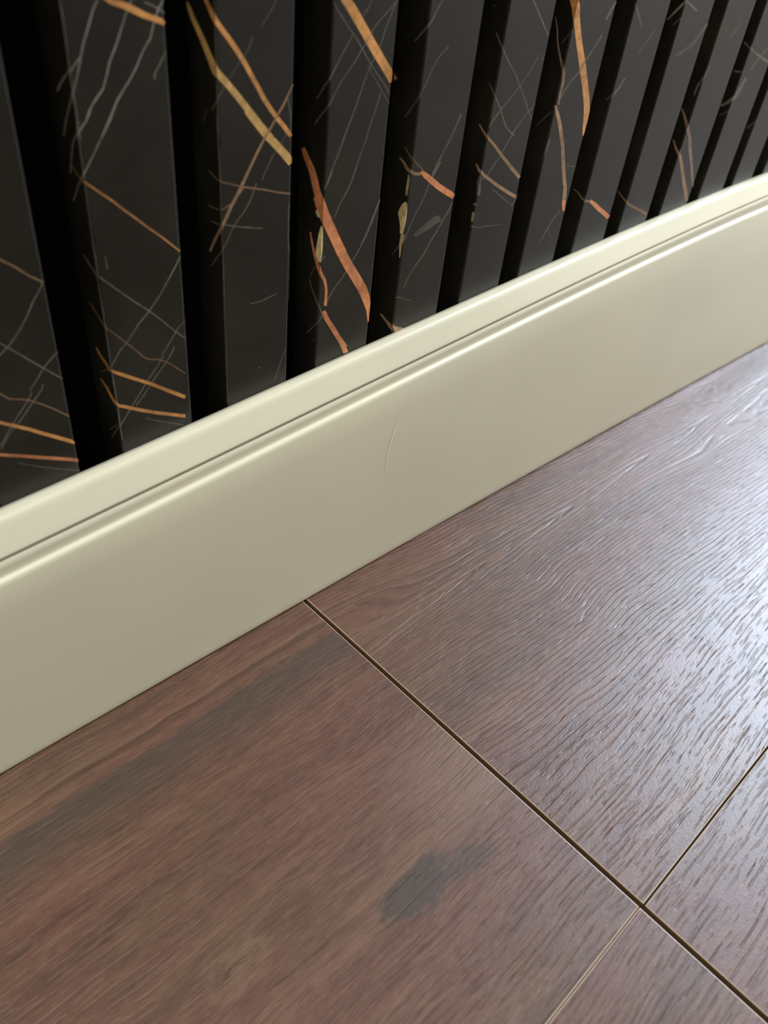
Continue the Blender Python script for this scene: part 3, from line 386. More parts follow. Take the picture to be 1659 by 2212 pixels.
(2,'f','g',0.4,[[10600,14934,10600,14936,10600,14938],[10602,14827,10601,14827,10600,14827,0,1],[10605,14718,10603,14718,10600,14719,0,1],[10609,14609,10604,14609,10600,14609,0,1],[10612,14498,10606,14499,10600,14499,0,1],[10615,14387,10607,14387,10600,14388,0,1],[10615,14275,10608,14275,10600,14276,0,1],[10616,14162,10608,14163,10600,14164,0,1],[10617,14048,10609,14049,10600,14050,0,1],[10618,13933,10600,13935,10600,13935,0,1],[10618,13817,10600,13820,10600,13820,0,1],[10616,13701,10608,13702,10600,13703,0,1],[10614,13583,10607,13584,10600,13586,0,1],[10613,13465,10606,13466,10600,13467,0,1],[10611,13346,10606,13347,10600,13348,0,1],[10612,13225,10606,13226,10600,13227,0,1],[10612,13104,10606,13105,10600,13106,0,1],[10612,12981,10606,12982,10600,12983,0,1],[10612,12857,10606,12858,10600,12859,0,1],[10613,12733,10606,12734,10600,12735,0,1],[10615,12607,10608,12608,10600,12609,0,1],[10618,12479,10609,12481,10600,12482,0,1],[10620,12351,10602,12354,10600,12354,0,1],[10622,12221,10603,12225,10600,12225,0,1],[10623,12091,10604,12094,10600,12095,0,1],[10624,11959,10605,11963,10600,11964,0,1],[10625,11826,10606,11830,10600,11831,0,1],[10625,11692,10604,11697,10600,11698,0,1],[10624,11557,10602,11562,10600,11563,0,1],[10624,11421,10612,11424,10600,11427,0,1],[10623,11285,10612,11287,10600,11289,0,1],[10625,11146,10605,11150,10600,11151,0,1]]),
(2,'s','g',0.4,[[18,15454,47,15446,76,15438],[15,15352,44,15343,73,15335],[12,15248,41,15240,70,15232],[8,15144,37,15136,67,15127],[5,15039,34,15031,64,15022],[2,14934,31,14925,60,14916],[0,14827,26,14819,56,14810,1,0],[0,14719,22,14712,51,14703,1,0],[0,14609,17,14604,47,14595,1,0],[0,14499,12,14495,42,14486,1,0],[0,14388,8,14386,38,14376,1,0],[0,14276,6,14274,35,14265,1,0],[0,14164,4,14162,32,14153,1,0],[0,14050,2,14049,29,14040,1,0],[0,13935,13,13931,26,13926,1,0],[0,13820,13,13815,25,13811,1,0],[0,13703,2,13702,28,13694,1,0],[0,13586,5,13584,31,13575,1,0],[0,13467,8,13464,34,13455,1,0],[0,13348,10,13344,36,13335,1,0],[0,13227,10,13224,36,13214,1,0],[0,13106,9,13102,36,13093,1,0],[0,12983,9,12980,36,12970,1,0],[0,12859,9,12856,36,12846,1,0],[0,12735,8,12732,35,12721,1,0],[0,12609,4,12607,31,12597,1,0],[0,12482,1,12482,28,12471,1,0],[0,12354,12,12349,25,12344,1,0],[0,12225,12,12221,23,12216,1,0],[0,12095,11,12091,22,12086,1,0],[0,11964,10,11960,20,11955,1,0],[0,11831,10,11827,19,11823,1,0],[0,11698,12,11693,25,11687,1,0],[0,11563,15,11556,30,11550,1,0],[0,11427,1,11426,36,11412,1,0],[0,11289,4,11288,42,11271,1,0],[0,11151,10,11146,20,11141,1,0]]),
(2,'f','g',0.35,[[10611,11149,10606,11150,10600,11152,0,1],[10613,11010,10606,11012,10600,11013,0,1],[10615,10870,10607,10872,10600,10874,0,1],[10616,10729,10608,10731,10600,10733,0,1],[10618,10586,10609,10588,10600,10591,0,1],[10620,10442,10600,10447,10600,10447,0,1],[10622,10297,10602,10302,10600,10302,0,1],[10624,10150,10604,10155,10600,10156,0,1],[10626,10002,10606,10007,10600,10009,0,1],[10626,9853,10606,9858,10600,9860,0,1],[10626,9702,10606,9708,10600,9710,0,1],[10626,9550,10605,9556,10600,9558,0,1],[10625,9397,10605,9403,10600,9405,0,1],[10625,9243,10605,9249,10600,9250,0,1],[10625,9087,10604,9093,10600,9094,0,1],[10625,8929,10604,8935,10600,8937,0,1],[10624,8770,10604,8777,10600,8778,0,1],[10624,8609,10603,8616,10600,8617,0,1],[10624,8447,10603,8454,10600,8455,0,1],[10624,8283,10603,8290,10600,8291,0,1],[10623,8118,10602,8125,10600,8126,0,1]]),
(2,'s','g',0.35,[[0,11152,12,11146,41,11133,1,0],[0,11013,10,11009,38,10996,1,0],[0,10874,7,10870,36,10857,1,0],[0,10733,5,10731,33,10717,1,0],[0,10591,2,10590,31,10576,1,0],[0,10447,14,10440,28,10434,1,0],[0,10302,13,10296,26,10290,1,0],[0,10156,12,10150,23,10145,1,0],[0,10009,10,10004,21,9999,1,0],[0,9860,10,9855,21,9850,1,0],[0,9710,11,9704,21,9699,1,0],[0,9558,11,9552,22,9547,1,0],[0,9405,11,9399,23,9393,1,0],[0,9250,12,9244,23,9238,1,0],[0,9094,12,9088,24,9082,1,0],[0,8937,12,8930,25,8924,1,0],[0,8778,13,8771,25,8764,1,0],[0,8617,13,8610,26,8603,1,0],[0,8455,13,8448,27,8440,1,0],[0,8291,14,8284,27,8276,1,0],[0,8126,14,8118,28,8110,1,0]]),
(2,'f','t',0.65,[[12650,15900,12633,15906,12613,15914,1,0],[12593,15796,12568,15806,12543,15816],[12533,15693,12503,15705,12474,15718],[12470,15591,12438,15605,12405,15618],[12406,15487,12372,15503,12338,15520],[12325,15391,12292,15409,12258,15426],[12245,15297,12211,15314,12177,15331],[12171,15199,12137,15216,12104,15232],[12095,15101,12063,15117,12031,15133],[12020,15003,11989,15018,11958,15034]]),
(2,'f','t',0.7,[[12169,15199,12144,15212,12119,15225],[12117,15134,12091,15148,12065,15162],[12064,15070,12038,15084,12011,15098],[12012,15005,11985,15020,11957,15035],[11960,14940,11931,14956,11903,14972],[11909,14875,11878,14892,11848,14908],[11857,14810,11825,14827,11794,14845],[11806,14745,11773,14763,11739,14780],[11759,14678,11725,14695,11691,14713],[11711,14610,11677,14628,11643,14645],[11663,14542,11629,14560,11595,14578],[11615,14475,11581,14492,11546,14510],[11570,14405,11534,14423,11499,14441],[11524,14336,11488,14354,11453,14372],[11479,14266,11442,14285,11406,14303],[11433,14196,11396,14215,11359,14234],[11388,14125,11350,14146,11311,14166],[11344,14055,11304,14076,11263,14097],[11299,13983,11257,14006,11216,14028],[11254,13912,11211,13935,11168,13958],[11207,13842,11164,13865,11122,13888],[11161,13771,11118,13795,11075,13818],[11114,13700,11071,13724,11029,13748],[11063,13630,11022,13655,10980,13680],[11011,13562,10969,13587,10928,13613],[10959,13494,10917,13519,10876,13545],[10909,13426,10867,13450,10824,13474],[10865,13354,10822,13378,10779,13401],[10820,13281,10777,13305,10734,13328],[10775,13208,10732,13232,10689,13256],[10727,13135,10685,13160,10643,13185],[10676,13064,10635,13090,10600,13111,0,1],[10625,12994,10612,13002,10600,13010,0,1],[10600,12924,10600,12948,10600,12973]]),
(2,'s','t',0.7,[[0,13221,0,13218,0,13214],[0,13111,4,13111,8,13111,1,0],[0,13010,22,13008,81,13005,1,0],[39,12905,97,12902,155,12899],[115,12797,172,12794,229,12791],[193,12688,248,12685,303,12682],[272,12578,324,12575,377,12572],[350,12469,402,12463,454,12458],[418,12359,467,12352,516,12345],[486,12246,531,12240,576,12233]]),
(2,'f','g',0.4,[[12501,15661,12483,15659,12465,15658],[12543,15542,12522,15541,12501,15540],[12573,15421,12552,15421,12531,15421],[12597,15299,12577,15299,12557,15300],[12615,15176,12595,15177,12576,15179],[12620,15053,12601,15054,12582,15056],[12626,14929,12607,14931,12588,14933]]),
(2,'f','g',0.35,[[12485,14859,12468,14868,12451,14877],[12411,14768,12394,14777,12377,14786],[12337,14676,12320,14685,12303,14695],[12257,14586,12241,14596,12225,14606],[12164,14506,12148,14516,12132,14527],[12086,14419,12069,14428,12052,14437],[12027,14320,12009,14328,11992,14336],[11967,14219,11950,14228,11932,14237],[11899,14122,11882,14131,11865,14140],[11836,14025,11818,14033,11800,14040],[11795,13917,11776,13924,11758,13930]]),
(2,'f','g',0.4,[[11623,13884,11605,13892,11587,13899],[11575,13775,11555,13783,11535,13792],[11527,13665,11506,13674,11485,13683],[11476,13554,11455,13564,11435,13574],[11411,13450,11391,13461,11371,13473],[11332,13353,11313,13366,11294,13378],[11253,13256,11234,13270,11216,13283],[11156,13172,11139,13186,11122,13200],[11061,13089,11043,13103,11025,13117],[10976,13000,10957,13013,10938,13025],[10905,12900,10886,12911,10866,12923],[10836,12797,10816,12809,10797,12820],[10771,12691,10751,12703,10732,12714],[10706,12585,10686,12597,10667,12609],[10633,12481,10613,12495,10600,12504,0,1],[10600,12384,10600,12401,10600,12417]]),
(2,'s','g',0.4,[[0,12662,0,12660,0,12658],[0,12504,5,12504,10,12504,1,0],[74,12346,104,12347,133,12348],[216,12185,244,12186,271,12188],[359,12022,385,12023,411,12024],[500,11856,523,11856,546,11856]]),
(2,'f','t',0.45,[[10600,14147,10600,14135,10600,14123],[10653,14068,10643,14051,10634,14035],[10801,14021,10795,14003,10789,13985],[10954,13967,10948,13949,10941,13931],[11108,13912,11102,13894,11095,13875]]),
(2,'s','t',0.45,[[402,14195,423,14179,444,14164],[257,14144,280,14126,302,14108],[99,14107,120,14087,141,14066],[0,14100,0,14077,0,14055]]),
(2,'f','t',0.55,[[11107,13912,11102,13894,11097,13875],[11252,13876,11246,13849,11240,13822],[11398,13837,11393,13809,11388,13781],[11546,13797,11542,13771,11538,13746],[11697,13757,11693,13732,11689,13707],[11851,13717,11846,13692,11840,13667],[12005,13669,11999,13643,11992,13618],[12159,13620,12153,13593,12147,13565],[12315,13577,12310,13548,12306,13519],[12474,13540,12471,13510,12468,13479],[12637,13503,12634,13471,12631,13439]]),
(2,'f','t',0.5,[[11263,13818,11243,13833,11223,13848],[11190,13753,11170,13768,11151,13783],[11117,13687,11097,13703,11078,13718]]),
(2,'f','t',0.45,[[10600,13454,10600,13434,10600,13414],[10695,13476,10706,13457,10716,13437],[10839,13536,10856,13511,10872,13487]]),
(2,'s','t',0.45,[[540,13377,552,13356,565,13335],[292,13410,307,13386,323,13362],[73,13422,76,13400,78,13379],[0,13538,0,13526,0,13513]]),
(2,'f','g',0.45,[[10600,13105,10600,13085,10600,13065],[10735,13072,10732,13052,10729,13031],[10880,13027,10875,13006,10870,12984],[11023,12981,11019,12958,11015,12935],[11170,12944,11167,12919,11164,12895],[11319,12908,11317,12882,11314,12855],[11471,12871,11468,12844,11466,12817],[11624,12834,11622,12807,11619,12780],[11779,12796,11777,12769,11775,12741]]),
(2,'s','g',0.45,[[391,13046,405,13028,418,13009],[204,13060,216,13037,229,13015],[11,13100,17,13077,23,13054],[0,13165,0,13142,0,13120]]),
(2,'f','g',0.35,[[12621,13267,12600,13272,12580,13277],[12613,13141,12592,13145,12571,13149],[12611,13011,12590,13015,12570,13020],[12610,12880,12590,12885,12569,12889],[12610,12748,12589,12753,12568,12757],[12609,12615,12588,12620,12567,12624],[12608,12481,12587,12485,12566,12490],[12607,12347,12586,12350,12565,12354],[12632,12208,12611,12210,12590,12212],[12650,12066,12643,12067,12622,12070,1,0],[12650,11926,12649,11926,12628,11931,1,0],[12650,11786,12640,11788,12629,11790,1,0],[12650,11644,12640,11646,12630,11648,1,0],[12650,11501,12641,11503,12631,11505,1,0],[12650,11356,12641,11358,12632,11361,1,0],[12650,11210,12642,11212,12633,11215,1,0],[12650,11063,12642,11065,12635,11067,1,0],[12650,10915,12643,10917,12636,10919,1,0],[12650,10765,12644,10767,12637,10769,1,0],[12650,10614,12644,10616,12638,10617,1,0]]),
(2,'f','g',0.3,[[11381,10887,11386,10868,11390,10849],[11559,10882,11565,10858,11571,10834],[11735,10877,11746,10849,11757,10820],[11901,10902,11915,10875,11928,10848],[12072,10929,12085,10904,12097,10879],[12249,10947,12258,10928,12267,10909]]),
(2,'f','g',0.3,[[12181,8291,12199,8279,12217,8266],[12247,8451,12267,8438,12286,8425],[12313,8611,12334,8597,12354,8584],[12379,8769,12401,8755,12423,8741],[12444,8927,12466,8913,12488,8899],[12508,9084,12530,9070,12552,9056],[12572,9240,12595,9226,12617,9213]]),
(4,'s','o',1,[[1000,15639,1000,15548,1000,15458],[949,15579,974,15563,1000,15547,0,1],[868,15519,934,15478,1000,15438,0,1]]),
(3,'f','o',1,[[14162,17610,14049,17560,13936,17510],[14236,17552,14118,17500,14001,17448],[14311,17493,14188,17440,14066,17386],[14390,17430,14259,17378,14128,17328],[14458,17361,14322,17314,14186,17267],[14522,17296,14385,17249,14249,17201],[14587,17230,14449,17183,14312,17136],[14652,17164,14514,17116,14376,17069],[14716,17096,14579,17049,14442,17003],[14781,17028,14645,16982,14509,16936],[14847,16959,14711,16914,14576,16868],[14914,16889,14777,16844,14641,16801],[14981,16818,14843,16774,14705,16731],[15047,16748,14909,16704,14771,16660],[15114,16678,14976,16633,14839,16588],[15184,16608,15047,16562,14910,16516],[15256,16536,15118,16490,14980,16444],[15328,16464,15189,16418,15050,16372],[15400,16391,15261,16345,15124,16299],[15471,16316,15334,16271,15198,16226],[15543,16242,15408,16197,15273,16152],[15618,16167,15483,16122,15348,16077],[15695,16092,15559,16047,15424,16001],[15774,16015,15636,15971,15499,15926],[15800,15921,15712,15893,15573,15850,1,0],[15800,15819,15788,15815,15648,15771,1,0],[15800,15716,15762,15704,15724,15692,1,0]]),
(3,'s','g',0.45,[[0,17484,6,17481,31,17469,1,0],[0,17422,0,17410,0,17397]]),
(3,'f','g',0.45,[[13746,17490,13738,17487,13730,17484,0,1],[13830,17400,13808,17392,13786,17385],[13918,17311,13895,17303,13873,17294],[14012,17223,13988,17214,13965,17205],[14106,17132,14081,17123,14056,17114],[14196,17039,14173,17030,14149,17022],[14290,16947,14269,16938,14247,16929],[14398,16858,14376,16848,14355,16839],[14500,16763,14477,16754,14454,16746],[14597,16665,14573,16657,14550,16649],[14690,16564,14667,16557,14644,16550],[14782,16462,14760,16455,14739,16448],[14877,16359,14856,16352,14835,16345],[14975,16255,14954,16248,14933,16242],[15074,16151,15054,16143,15033,16136],[15183,16047,15162,16040,15142,16032],[15295,15943,15274,15935,15254,15927],[15411,15839,15391,15830,15370,15822],[15530,15732,15509,15724,15488,15716],[15644,15621,15622,15615,15601,15608],[15743,15504,15722,15498,15701,15493],[15800,15385,15800,15381,15800,15376]]),
(3,'f','g',0.3,[[14943,16154,14925,16148,14907,16142],[15050,16045,15030,16038,15011,16032],[15158,15933,15137,15927,15116,15920],[15262,15819,15240,15813,15218,15806],[15366,15703,15344,15696,15321,15690],[15471,15585,15448,15578,15426,15572],[15581,15466,15558,15460,15536,15453],[15692,15346,15670,15339,15647,15333],[15800,15222,15783,15218,15760,15211,1,0]]),
(3,'s','g',0.45,[[0,15995,0,15998,0,16001],[9,15876,41,15882,72,15888],[124,15763,151,15767,178,15772],[213,15644,239,15647,265,15650],[305,15522,328,15525,352,15528],[410,15400,430,15403,451,15406]]),
(3,'f','g',0.45,[[14417,16821,14391,16830,14366,16839],[14351,16727,14326,16736,14300,16745],[14284,16632,14259,16642,14234,16652],[14209,16541,14185,16551,14160,16561],[14135,16449,14110,16460,14085,16470],[14065,16357,14039,16366,14014,16376],[13998,16261,13973,16271,13948,16281],[13932,16166,13907,16176,13881,16186],[13867,16069,13840,16080,13813,16091],[13803,15971,13773,15984,13744,15997],[13730,15879,13730,15894,13730,15909]]),
(3,'s','g',0.4,[[0,15427,0,15430,0,15432],[0,15307,26,15311,56,15316,1,0],[114,15189,139,15195,164,15201],[229,15073,252,15077,275,15082],[333,14952,355,14956,377,14959],[439,14829,459,14832,480,14836]]),
(3,'f','g',0.4,[[15761,17459,15737,17471,15712,17482],[15665,17380,15640,17392,15616,17404],[15567,17302,15543,17314,15520,17326],[15465,17226,15444,17237,15422,17249],[15361,17151,15341,17162,15321,17173],[15257,17077,15237,17088,15217,17100],[15154,17004,15133,17014,15112,17025],[15076,16920,15053,16929,15031,16938],[15003,16832,14980,16840,14958,16849],[14931,16742,14908,16751,14886,16760],[14862,16652,14839,16660,14816,16669],[14791,16561,14768,16570,14746,16579],[14715,16472,14692,16482,14670,16491],[14641,16383,14618,16393,14595,16402],[14572,16292,14548,16302,14524,16311],[14502,16199,14477,16211,14452,16222],[14411,16116,14388,16128,14365,16140],[14320,16034,14299,16045,14278,16056],[14232,15950,14212,15961,14191,15972],[14146,15867,14125,15877,14104,15888],[14073,15777,14051,15787,14029,15797],[14008,15683,13986,15693,13963,15702],[13943,15588,13920,15598,13898,15607],[13875,15494,13851,15504,13827,15515],[13807,15399,13781,15411,13755,15423],[13733,15305,13732,15306,13730,15307,0,1],[13730,15227,13730,15242,13730,15256]]),
(3,'f','g',0.35,[[14927,17484,14908,17489,14888,17495],[14863,17373,14842,17380,14820,17387],[14779,17269,14759,17277,14738,17285],[14680,17171,14663,17178,14645,17186]]),
(3,'f','g',0.4,[[15701,17376,15676,17382,15651,17388],[15649,17280,15626,17285,15604,17291],[15598,17183,15577,17189,15556,17194],[15550,17085,15529,17091,15508,17097],[15501,16987,15480,16993,15459,16999],[15453,16889,15432,16895,15411,16900],[15413,16789,15392,16794,15371,16799],[15375,16687,15354,16692,15333,16697],[15337,16584,15316,16589,15294,16595],[15287,16483,15267,16490,15246,16496],[15222,16387,15202,16394,15182,16402],[15157,16291,15137,16299,15116,16306],[15094,16195,15073,16202,15052,16210],[15037,16096,15014,16104,14991,16112],[14982,15997,14958,16004,14933,16012],[14935,15894,14911,15901,14886,15909],[14888,15790,14864,15798,14839,15805],[14841,15686,14816,15694,14792,15701],[14795,15581,14770,15589,14745,15597],[14752,15475,14727,15483,14702,15490],[14709,15368,14684,15376,14659,15384],[14662,15261,14638,15269,14613,15277],[14613,15155,14589,15163,14564,15172],[14564,15048,14540,15057,14515,15065],[14515,14941,14490,14950,14465,14959],[14463,14834,14438,14844,14412,14853],[14412,14727,14385,14737,14358,14747],[14360,14619,14332,14630,14304,14640],[14313,14510,14284,14520,14256,14530],[14268,14399,14239,14409,14210,14419],[14222,14287,14194,14297,14165,14308],[14167,14177,14139,14189,14111,14201],[14111,14068,14083,14080,14055,14092],[14056,13959,14027,13971,13999,13983],[14002,13849,13974,13860,13946,13872],[13955,13736,13927,13746,13900,13757],[13907,13622,13881,13632,13855,13642],[13859,13507,13834,13517,13809,13527]]),
(3,'s','g',0.4,[[0,13586,0,13585,0,13584],[0,13403,5,13403,10,13403,1,0]]),
(3,'f','g',0.4,[[13994,13815,13965,13826,13937,13837],[13934,13666,13905,13678,13877,13690],[13858,13522,13830,13535,13802,13548],[13777,13381,13749,13394,13730,13403,0,1]]),
(3,'f','g',0.35,[[15481,15508,15459,15515,15436,15521],[15447,15399,15423,15406,15400,15412],[15413,15289,15388,15296,15363,15303],[15378,15179,15352,15186,15326,15194],[15334,15070,15308,15078,15282,15087],[15289,14962,15263,14970,15237,14979],[15244,14853,15218,14862,15191,14870],[15200,14743,15174,14752,15147,14760],[15164,14631,15137,14639,15111,14647],[15127,14518,15100,14526,15074,14534],[15088,14404,15062,14413,15036,14422],[15039,14293,15013,14302,14987,14312],[14990,14182,14964,14192,14937,14202],[14940,14071,14914,14080,14888,14090],[14894,13958,14867,13968,14841,13977],[14849,13844,14823,13853,14796,13863],[14805,13729,14778,13739,14752,13749],[14760,13613,14733,13623,14707,13633],[14715,13497,14688,13508,14661,13518],[14669,13381,14643,13391,14616,13401]]),
(3,'f','g',0.4,[[14841,13828,14814,13838,14788,13847],[14800,13709,14771,13719,14743,13729],[14758,13589,14728,13600,14699,13612],[14708,13471,14678,13484,14648,13497],[14648,13357,14618,13371,14588,13384],[14587,13243,14558,13257,14528,13271],[14512,13134,14483,13150,14455,13165],[14430,13029,14402,13046,14374,13063],[14339,12934,14307,12951,14275,12968],[14287,12818,14256,12832,14224,12846],[14230,12699,14201,12713,14172,12727],[14153,12589,14128,12603,14103,12617]]),
(3,'f','g',0.5,[[15800,12791,15783,12798,15750,12812,1,0],[15760,12653,15727,12667,15694,12682],[15706,12522,15672,12536,15639,12550],[15653,12388,15620,12402,15586,12417],[15599,12254,15566,12269,15533,12284],[15541,12121,15508,12137,15475,12152],[15482,11988,15449,12003,15416,12019],[15413,11858,15381,11875,15349,11891],[15332,11734,15302,11751,15272,11767],[15250,11610,15222,11627,15194,11643],[15162,11490,15135,11506,15108,11523],[15072,11370,15045,11387,15018,11404]]),
(3,'f','g',0.4,[[15800,12781,15786,12787,15753,12802,1,0],[15761,12652,15728,12667,15695,12682],[15703,12532,15670,12547,15637,12561],[15645,12410,15612,12425,15579,12441],[15583,12290,15551,12305,15519,12320],[15521,12169,15490,12184,15459,12199],[15459,12048,15429,12062,15399,12077],[15396,11926,15367,11941,15339,11955],[15331,11805,15303,11819,15275,11834],[15267,11683,15238,11698,15210,11712],[15201,11561,15173,11576,15145,11591],[15125,11443,15098,11460,15070,11476],[15038,11332,15011,11349,14984,11366],[14950,11221,14924,11239,14897,11256],[14861,11112,14834,11129,14808,11147],[14771,11002,14745,11020,14718,11038],[14681,10893,14653,10912,14626,10931],[14589,10783,14560,10804,14531,10826],[14479,10686,14452,10707,14425,10729],[14367,10593,14342,10613,14316,10633],[14273,10488,14246,10507,14219,10526],[14186,10375,14158,10395,14129,10415],[14101,10263,14070,10283,14039,10303],[14039,10135,14008,10153,13976,10172]]),
(3,'s','c',1,[[802,14199,876,14161,951,14123],[736,14136,820,14092,906,14048],[669,14072,764,14023,861,13973],[603,14011,708,13954,814,13897],[536,13950,645,13888,755,13826],[468,13888,582,13823,697,13757],[396,13822,518,13757,642,13692],[342,13745,471,13683,601,13621],[295,13669,428,13607,562,13544],[247,13592,384,13530,523,13467],[212,13510,350,13449,489,13388],[177,13430,315,13368,454,13306],[140,13355,277,13288,415,13221],[86,13287,227,13214,369,13139],[31,13216,177,13139,325,13061],[0,13134,126,13065,278,12981,1,0],[0,13032,71,12992,228,12904,1,0],[0,12929,16,12920,178,12828,1,0],[0,12824,63,12787,125,12749,1,0],[0,12715,31,12696,62,12677,1,0],[0,12607,0,12607,1,12606,1,0],[0,12747,0,12641,0,12536]]),
(3,'f','c',1,[[13730,13231,13730,13221,13730,13212],[13751,13136,13741,13135,13730,13134,0,1],[13804,13039,13767,13036,13730,13032,0,1],[13857,12941,13794,12935,13730,12929,0,1],[13909,12845,13764,12828,13730,12824,0,1],[13966,12749,13820,12728,13730,12715,0,1],[14026,12648,13877,12628,13730,12607,0,1],[14086,12547,13934,12526,13784,12505],[14146,12445,13992,12424,13840,12402],[14206,12342,14051,12320,13898,12299],[14267,12237,14111,12216,13957,12195],[14328,12132,14171,12110,14016,12089],[14389,12028,14233,12004,14078,11980],[14457,11923,14299,11897,14143,11871],[14526,11816,14366,11789,14207,11763],[14597,11707,14434,11680,14272,11654],[14668,11597,14502,11570,14337,11544]]),
(3,'s','c',1,[[129,13197,263,13125,398,13052],[68,13126,209,13049,352,12972],[7,13055,156,12974,306,12891],[0,12958,102,12898,257,12807,1,0],[0,12853,36,12829,193,12729,1,0],[0,12741,64,12699,128,12658,1,0],[0,12629,32,12608,64,12587,1,0],[0,12742,0,12629,0,12516]]),
(3,'f','c',1,[[13730,13059,13730,13048,13730,13037],[13776,12963,13753,12961,13730,12958,0,1],[13836,12870,13783,12861,13730,12853,0,1],[13902,12772,13759,12746,13730,12741,0,1],[13970,12671,13821,12645,13730,12629,0,1],[14038,12569,13884,12542,13731,12515],[14105,12466,13947,12438,13790,12412],[14170,12361,14011,12334,13853,12307],[14235,12255,14075,12228,13917,12202],[14302,12148,14141,12121,13981,12095],[14369,12040,14206,12013,14045,11987],[14438,11931,14273,11904,14108,11878],[14508,11821,14340,11794,14173,11768],[14579,11709,14408,11683,14238,11657],[14647,11601,14476,11571,14306,11540],[14722,11493,14552,11458,14384,11424],[14800,11380,14629,11345,14460,11310],[14878,11266,14707,11230,14537,11195],[14956,11155,14788,11115,14620,11075],[15042,11043,14874,10999,14708,10956],[15131,10926,14962,10882,14794,10839],[15221,10807,15051,10764,14881,10721],[15312,10685,15139,10644,14968,10604],[15400,10561,15227,10523,15056,10484],[15488,10437,15316,10400,15145,10362],[15584,10302,15406,10275,15229,10249],[15661,10158,15479,10147,15299,10137],[15723,10022,15546,10017,15371,10012],[15786,9883,15614,9886,15443,9888],[15800,9744,15669,9753,15512,9765,1,0],[15800,9609,15718,9620,15581,9638,1,0],[15800,9477,15754,9488,15639,9515,1,0],[15800,9349,15764,9360,15676,9387,1,0],[15800,9224,15773,9232,15715,9250,1,0],[15800,9097,15782,9103,15754,9111,1,0]]),
(3,'s','b',1,[[190,12807,239,12779,288,12750],[118,12745,182,12709,246,12672],[89,12659,130,12636,171,12613]]),
(3,'s','b',1,[[0,12446,16,12442,51,12433,1,0],[0,12339,28,12331,87,12316,1,0],[0,12230,40,12219,122,12197,1,0],[0,12122,48,12108,146,12080,1,0],[0,12012,57,11995,170,11962,1,0],[0,11901,65,11882,190,11845,1,0],[0,11791,73,11768,206,11728,1,0],[0,11681,80,11654,215,11609,1,0],[0,11570,75,11543,185,11503,1,0],[0,11456,71,11430,155,11400,1,0]]),
(3,'f','b',1,[[13746,12442,13738,12444,13730,12446,0,1],[13756,12331,13743,12335,13730,12339,0,1],[13767,12220,13748,12225,13730,12230,0,1],[13773,12110,13752,12116,13730,12122,0,1],[13780,11998,13755,12005,13730,12012,0,1],[13782,11887,13756,11894,13730,11901,0,1],[13782,11776,13756,11783,13730,11791,0,1],[13778,11668,13754,11674,13730,11681,0,1],[13760,11563,13745,11566,13730,11570,0,1],[13741,11454,13735,11455,13730,11456,0,1]]),
(3,'s','c',0.9,[[427,12145,458,12131,488,12117],[391,12055,426,12039,461,12023],[354,11966,394,11947,433,11928],[317,11876,361,11854,405,11833],[277,11788,323,11764,370,11740],[235,11699,285,11674,335,11648],[194,11612,246,11584,298,11555],[140,11531,197,11498,255,11465],[81,11452,145,11414,209,11376],[23,11373,92,11330,163,11288],[0,11271,36,11249,109,11203,1,0],[0,11152,26,11133,53,11115,1,0],[0,11155,0,11103,0,11050]]),
(3,'f','c',0.9,[[13730,11386,13730,11384,13730,11382],[13763,11272,13746,11271,13730,11271,0,1],[13814,11162,13749,11154,13730,11152,0,1],[13878,11055,13821,11041,13764,11026],[13958,10934,13905,10928,13852,10922],[13999,10807,13946,10811,13892,10815],[14028,10684,13977,10692,13926,10700],[14045,10562,13995,10574,13944,10586],[14048,10444,13998,10459,13947,10473],[14051,10327,14000,10343,13948,10359],[14052,10210,13996,10228,13940,10246],[14052,10093,13992,10113,13932,10132]]),
(3,'f','c',0.95,[[14014,9972,13929,9964,13844,9956],[14085,9844,13995,9836,13907,9828],[14152,9721,14062,9707,13973,9693],[14234,9602,14148,9580,14062,9557],[14324,9476,14238,9452,14153,9428],[14418,9344,14330,9322,14243,9300],[14508,9209,14418,9189,14328,9170],[14596,9075,14506,9055,14416,9036],[14685,8943,14596,8920,14507,8897],[14785,8812,14696,8785,14606,8758],[14889,8676,14797,8648,14704,8621],[14995,8539,14899,8510,14803,8482]]),
(3,'f','c',0.95,[[14818,8759,14717,8754,14617,8749],[14894,8610,14792,8606,14691,8602],[14970,8461,14868,8457,14766,8453],[15048,8309,14945,8305,14842,8302]]),
(3,'s','g',0.45,[[371,10837,398,10824,425,10811],[324,10695,355,10678,385,10661],[240,10576,270,10556,300,10536],[143,10461,173,10441,202,10420],[54,10339,86,10318,118,10297],[0,10194,0,10193,33,10169,1,0],[0,10123,0,10094,0,10064]]),
(3,'f','g',0.45,[[13730,10374,13730,10373,13730,10373],[13759,10196,13744,10195,13730,10194,0,1],[13865,10021,13834,10015,13803,10009],[13991,9844,13956,9835,13921,9826]]),
(3,'s','g',0.35,[[0,11555,0,11560,0,11565],[48,11389,72,11395,95,11401],[195,11226,221,11229,247,11232],[291,11058,318,11056,346,11055],[376,10882,401,10880,427,10878]]),
(3,'f','g',0.35,[[13927,11595,13908,11611,13889,11626],[13810,11504,13789,11522,13769,11540],[13730,11417,13730,11436,13730,11456]]),
(3,'s','g',0.4,[[0,9772,0,9774,0,9775],[39,9561,67,9568,96,9575],[227,9355,253,9363,280,9371],[408,9145,429,9150,450,9155]]),
(3,'f','g',0.4,[[13930,9829,13900,9851,13870,9872],[13830,9695,13801,9718,13772,9742],[13730,9588,13730,9615,13730,9641]]),
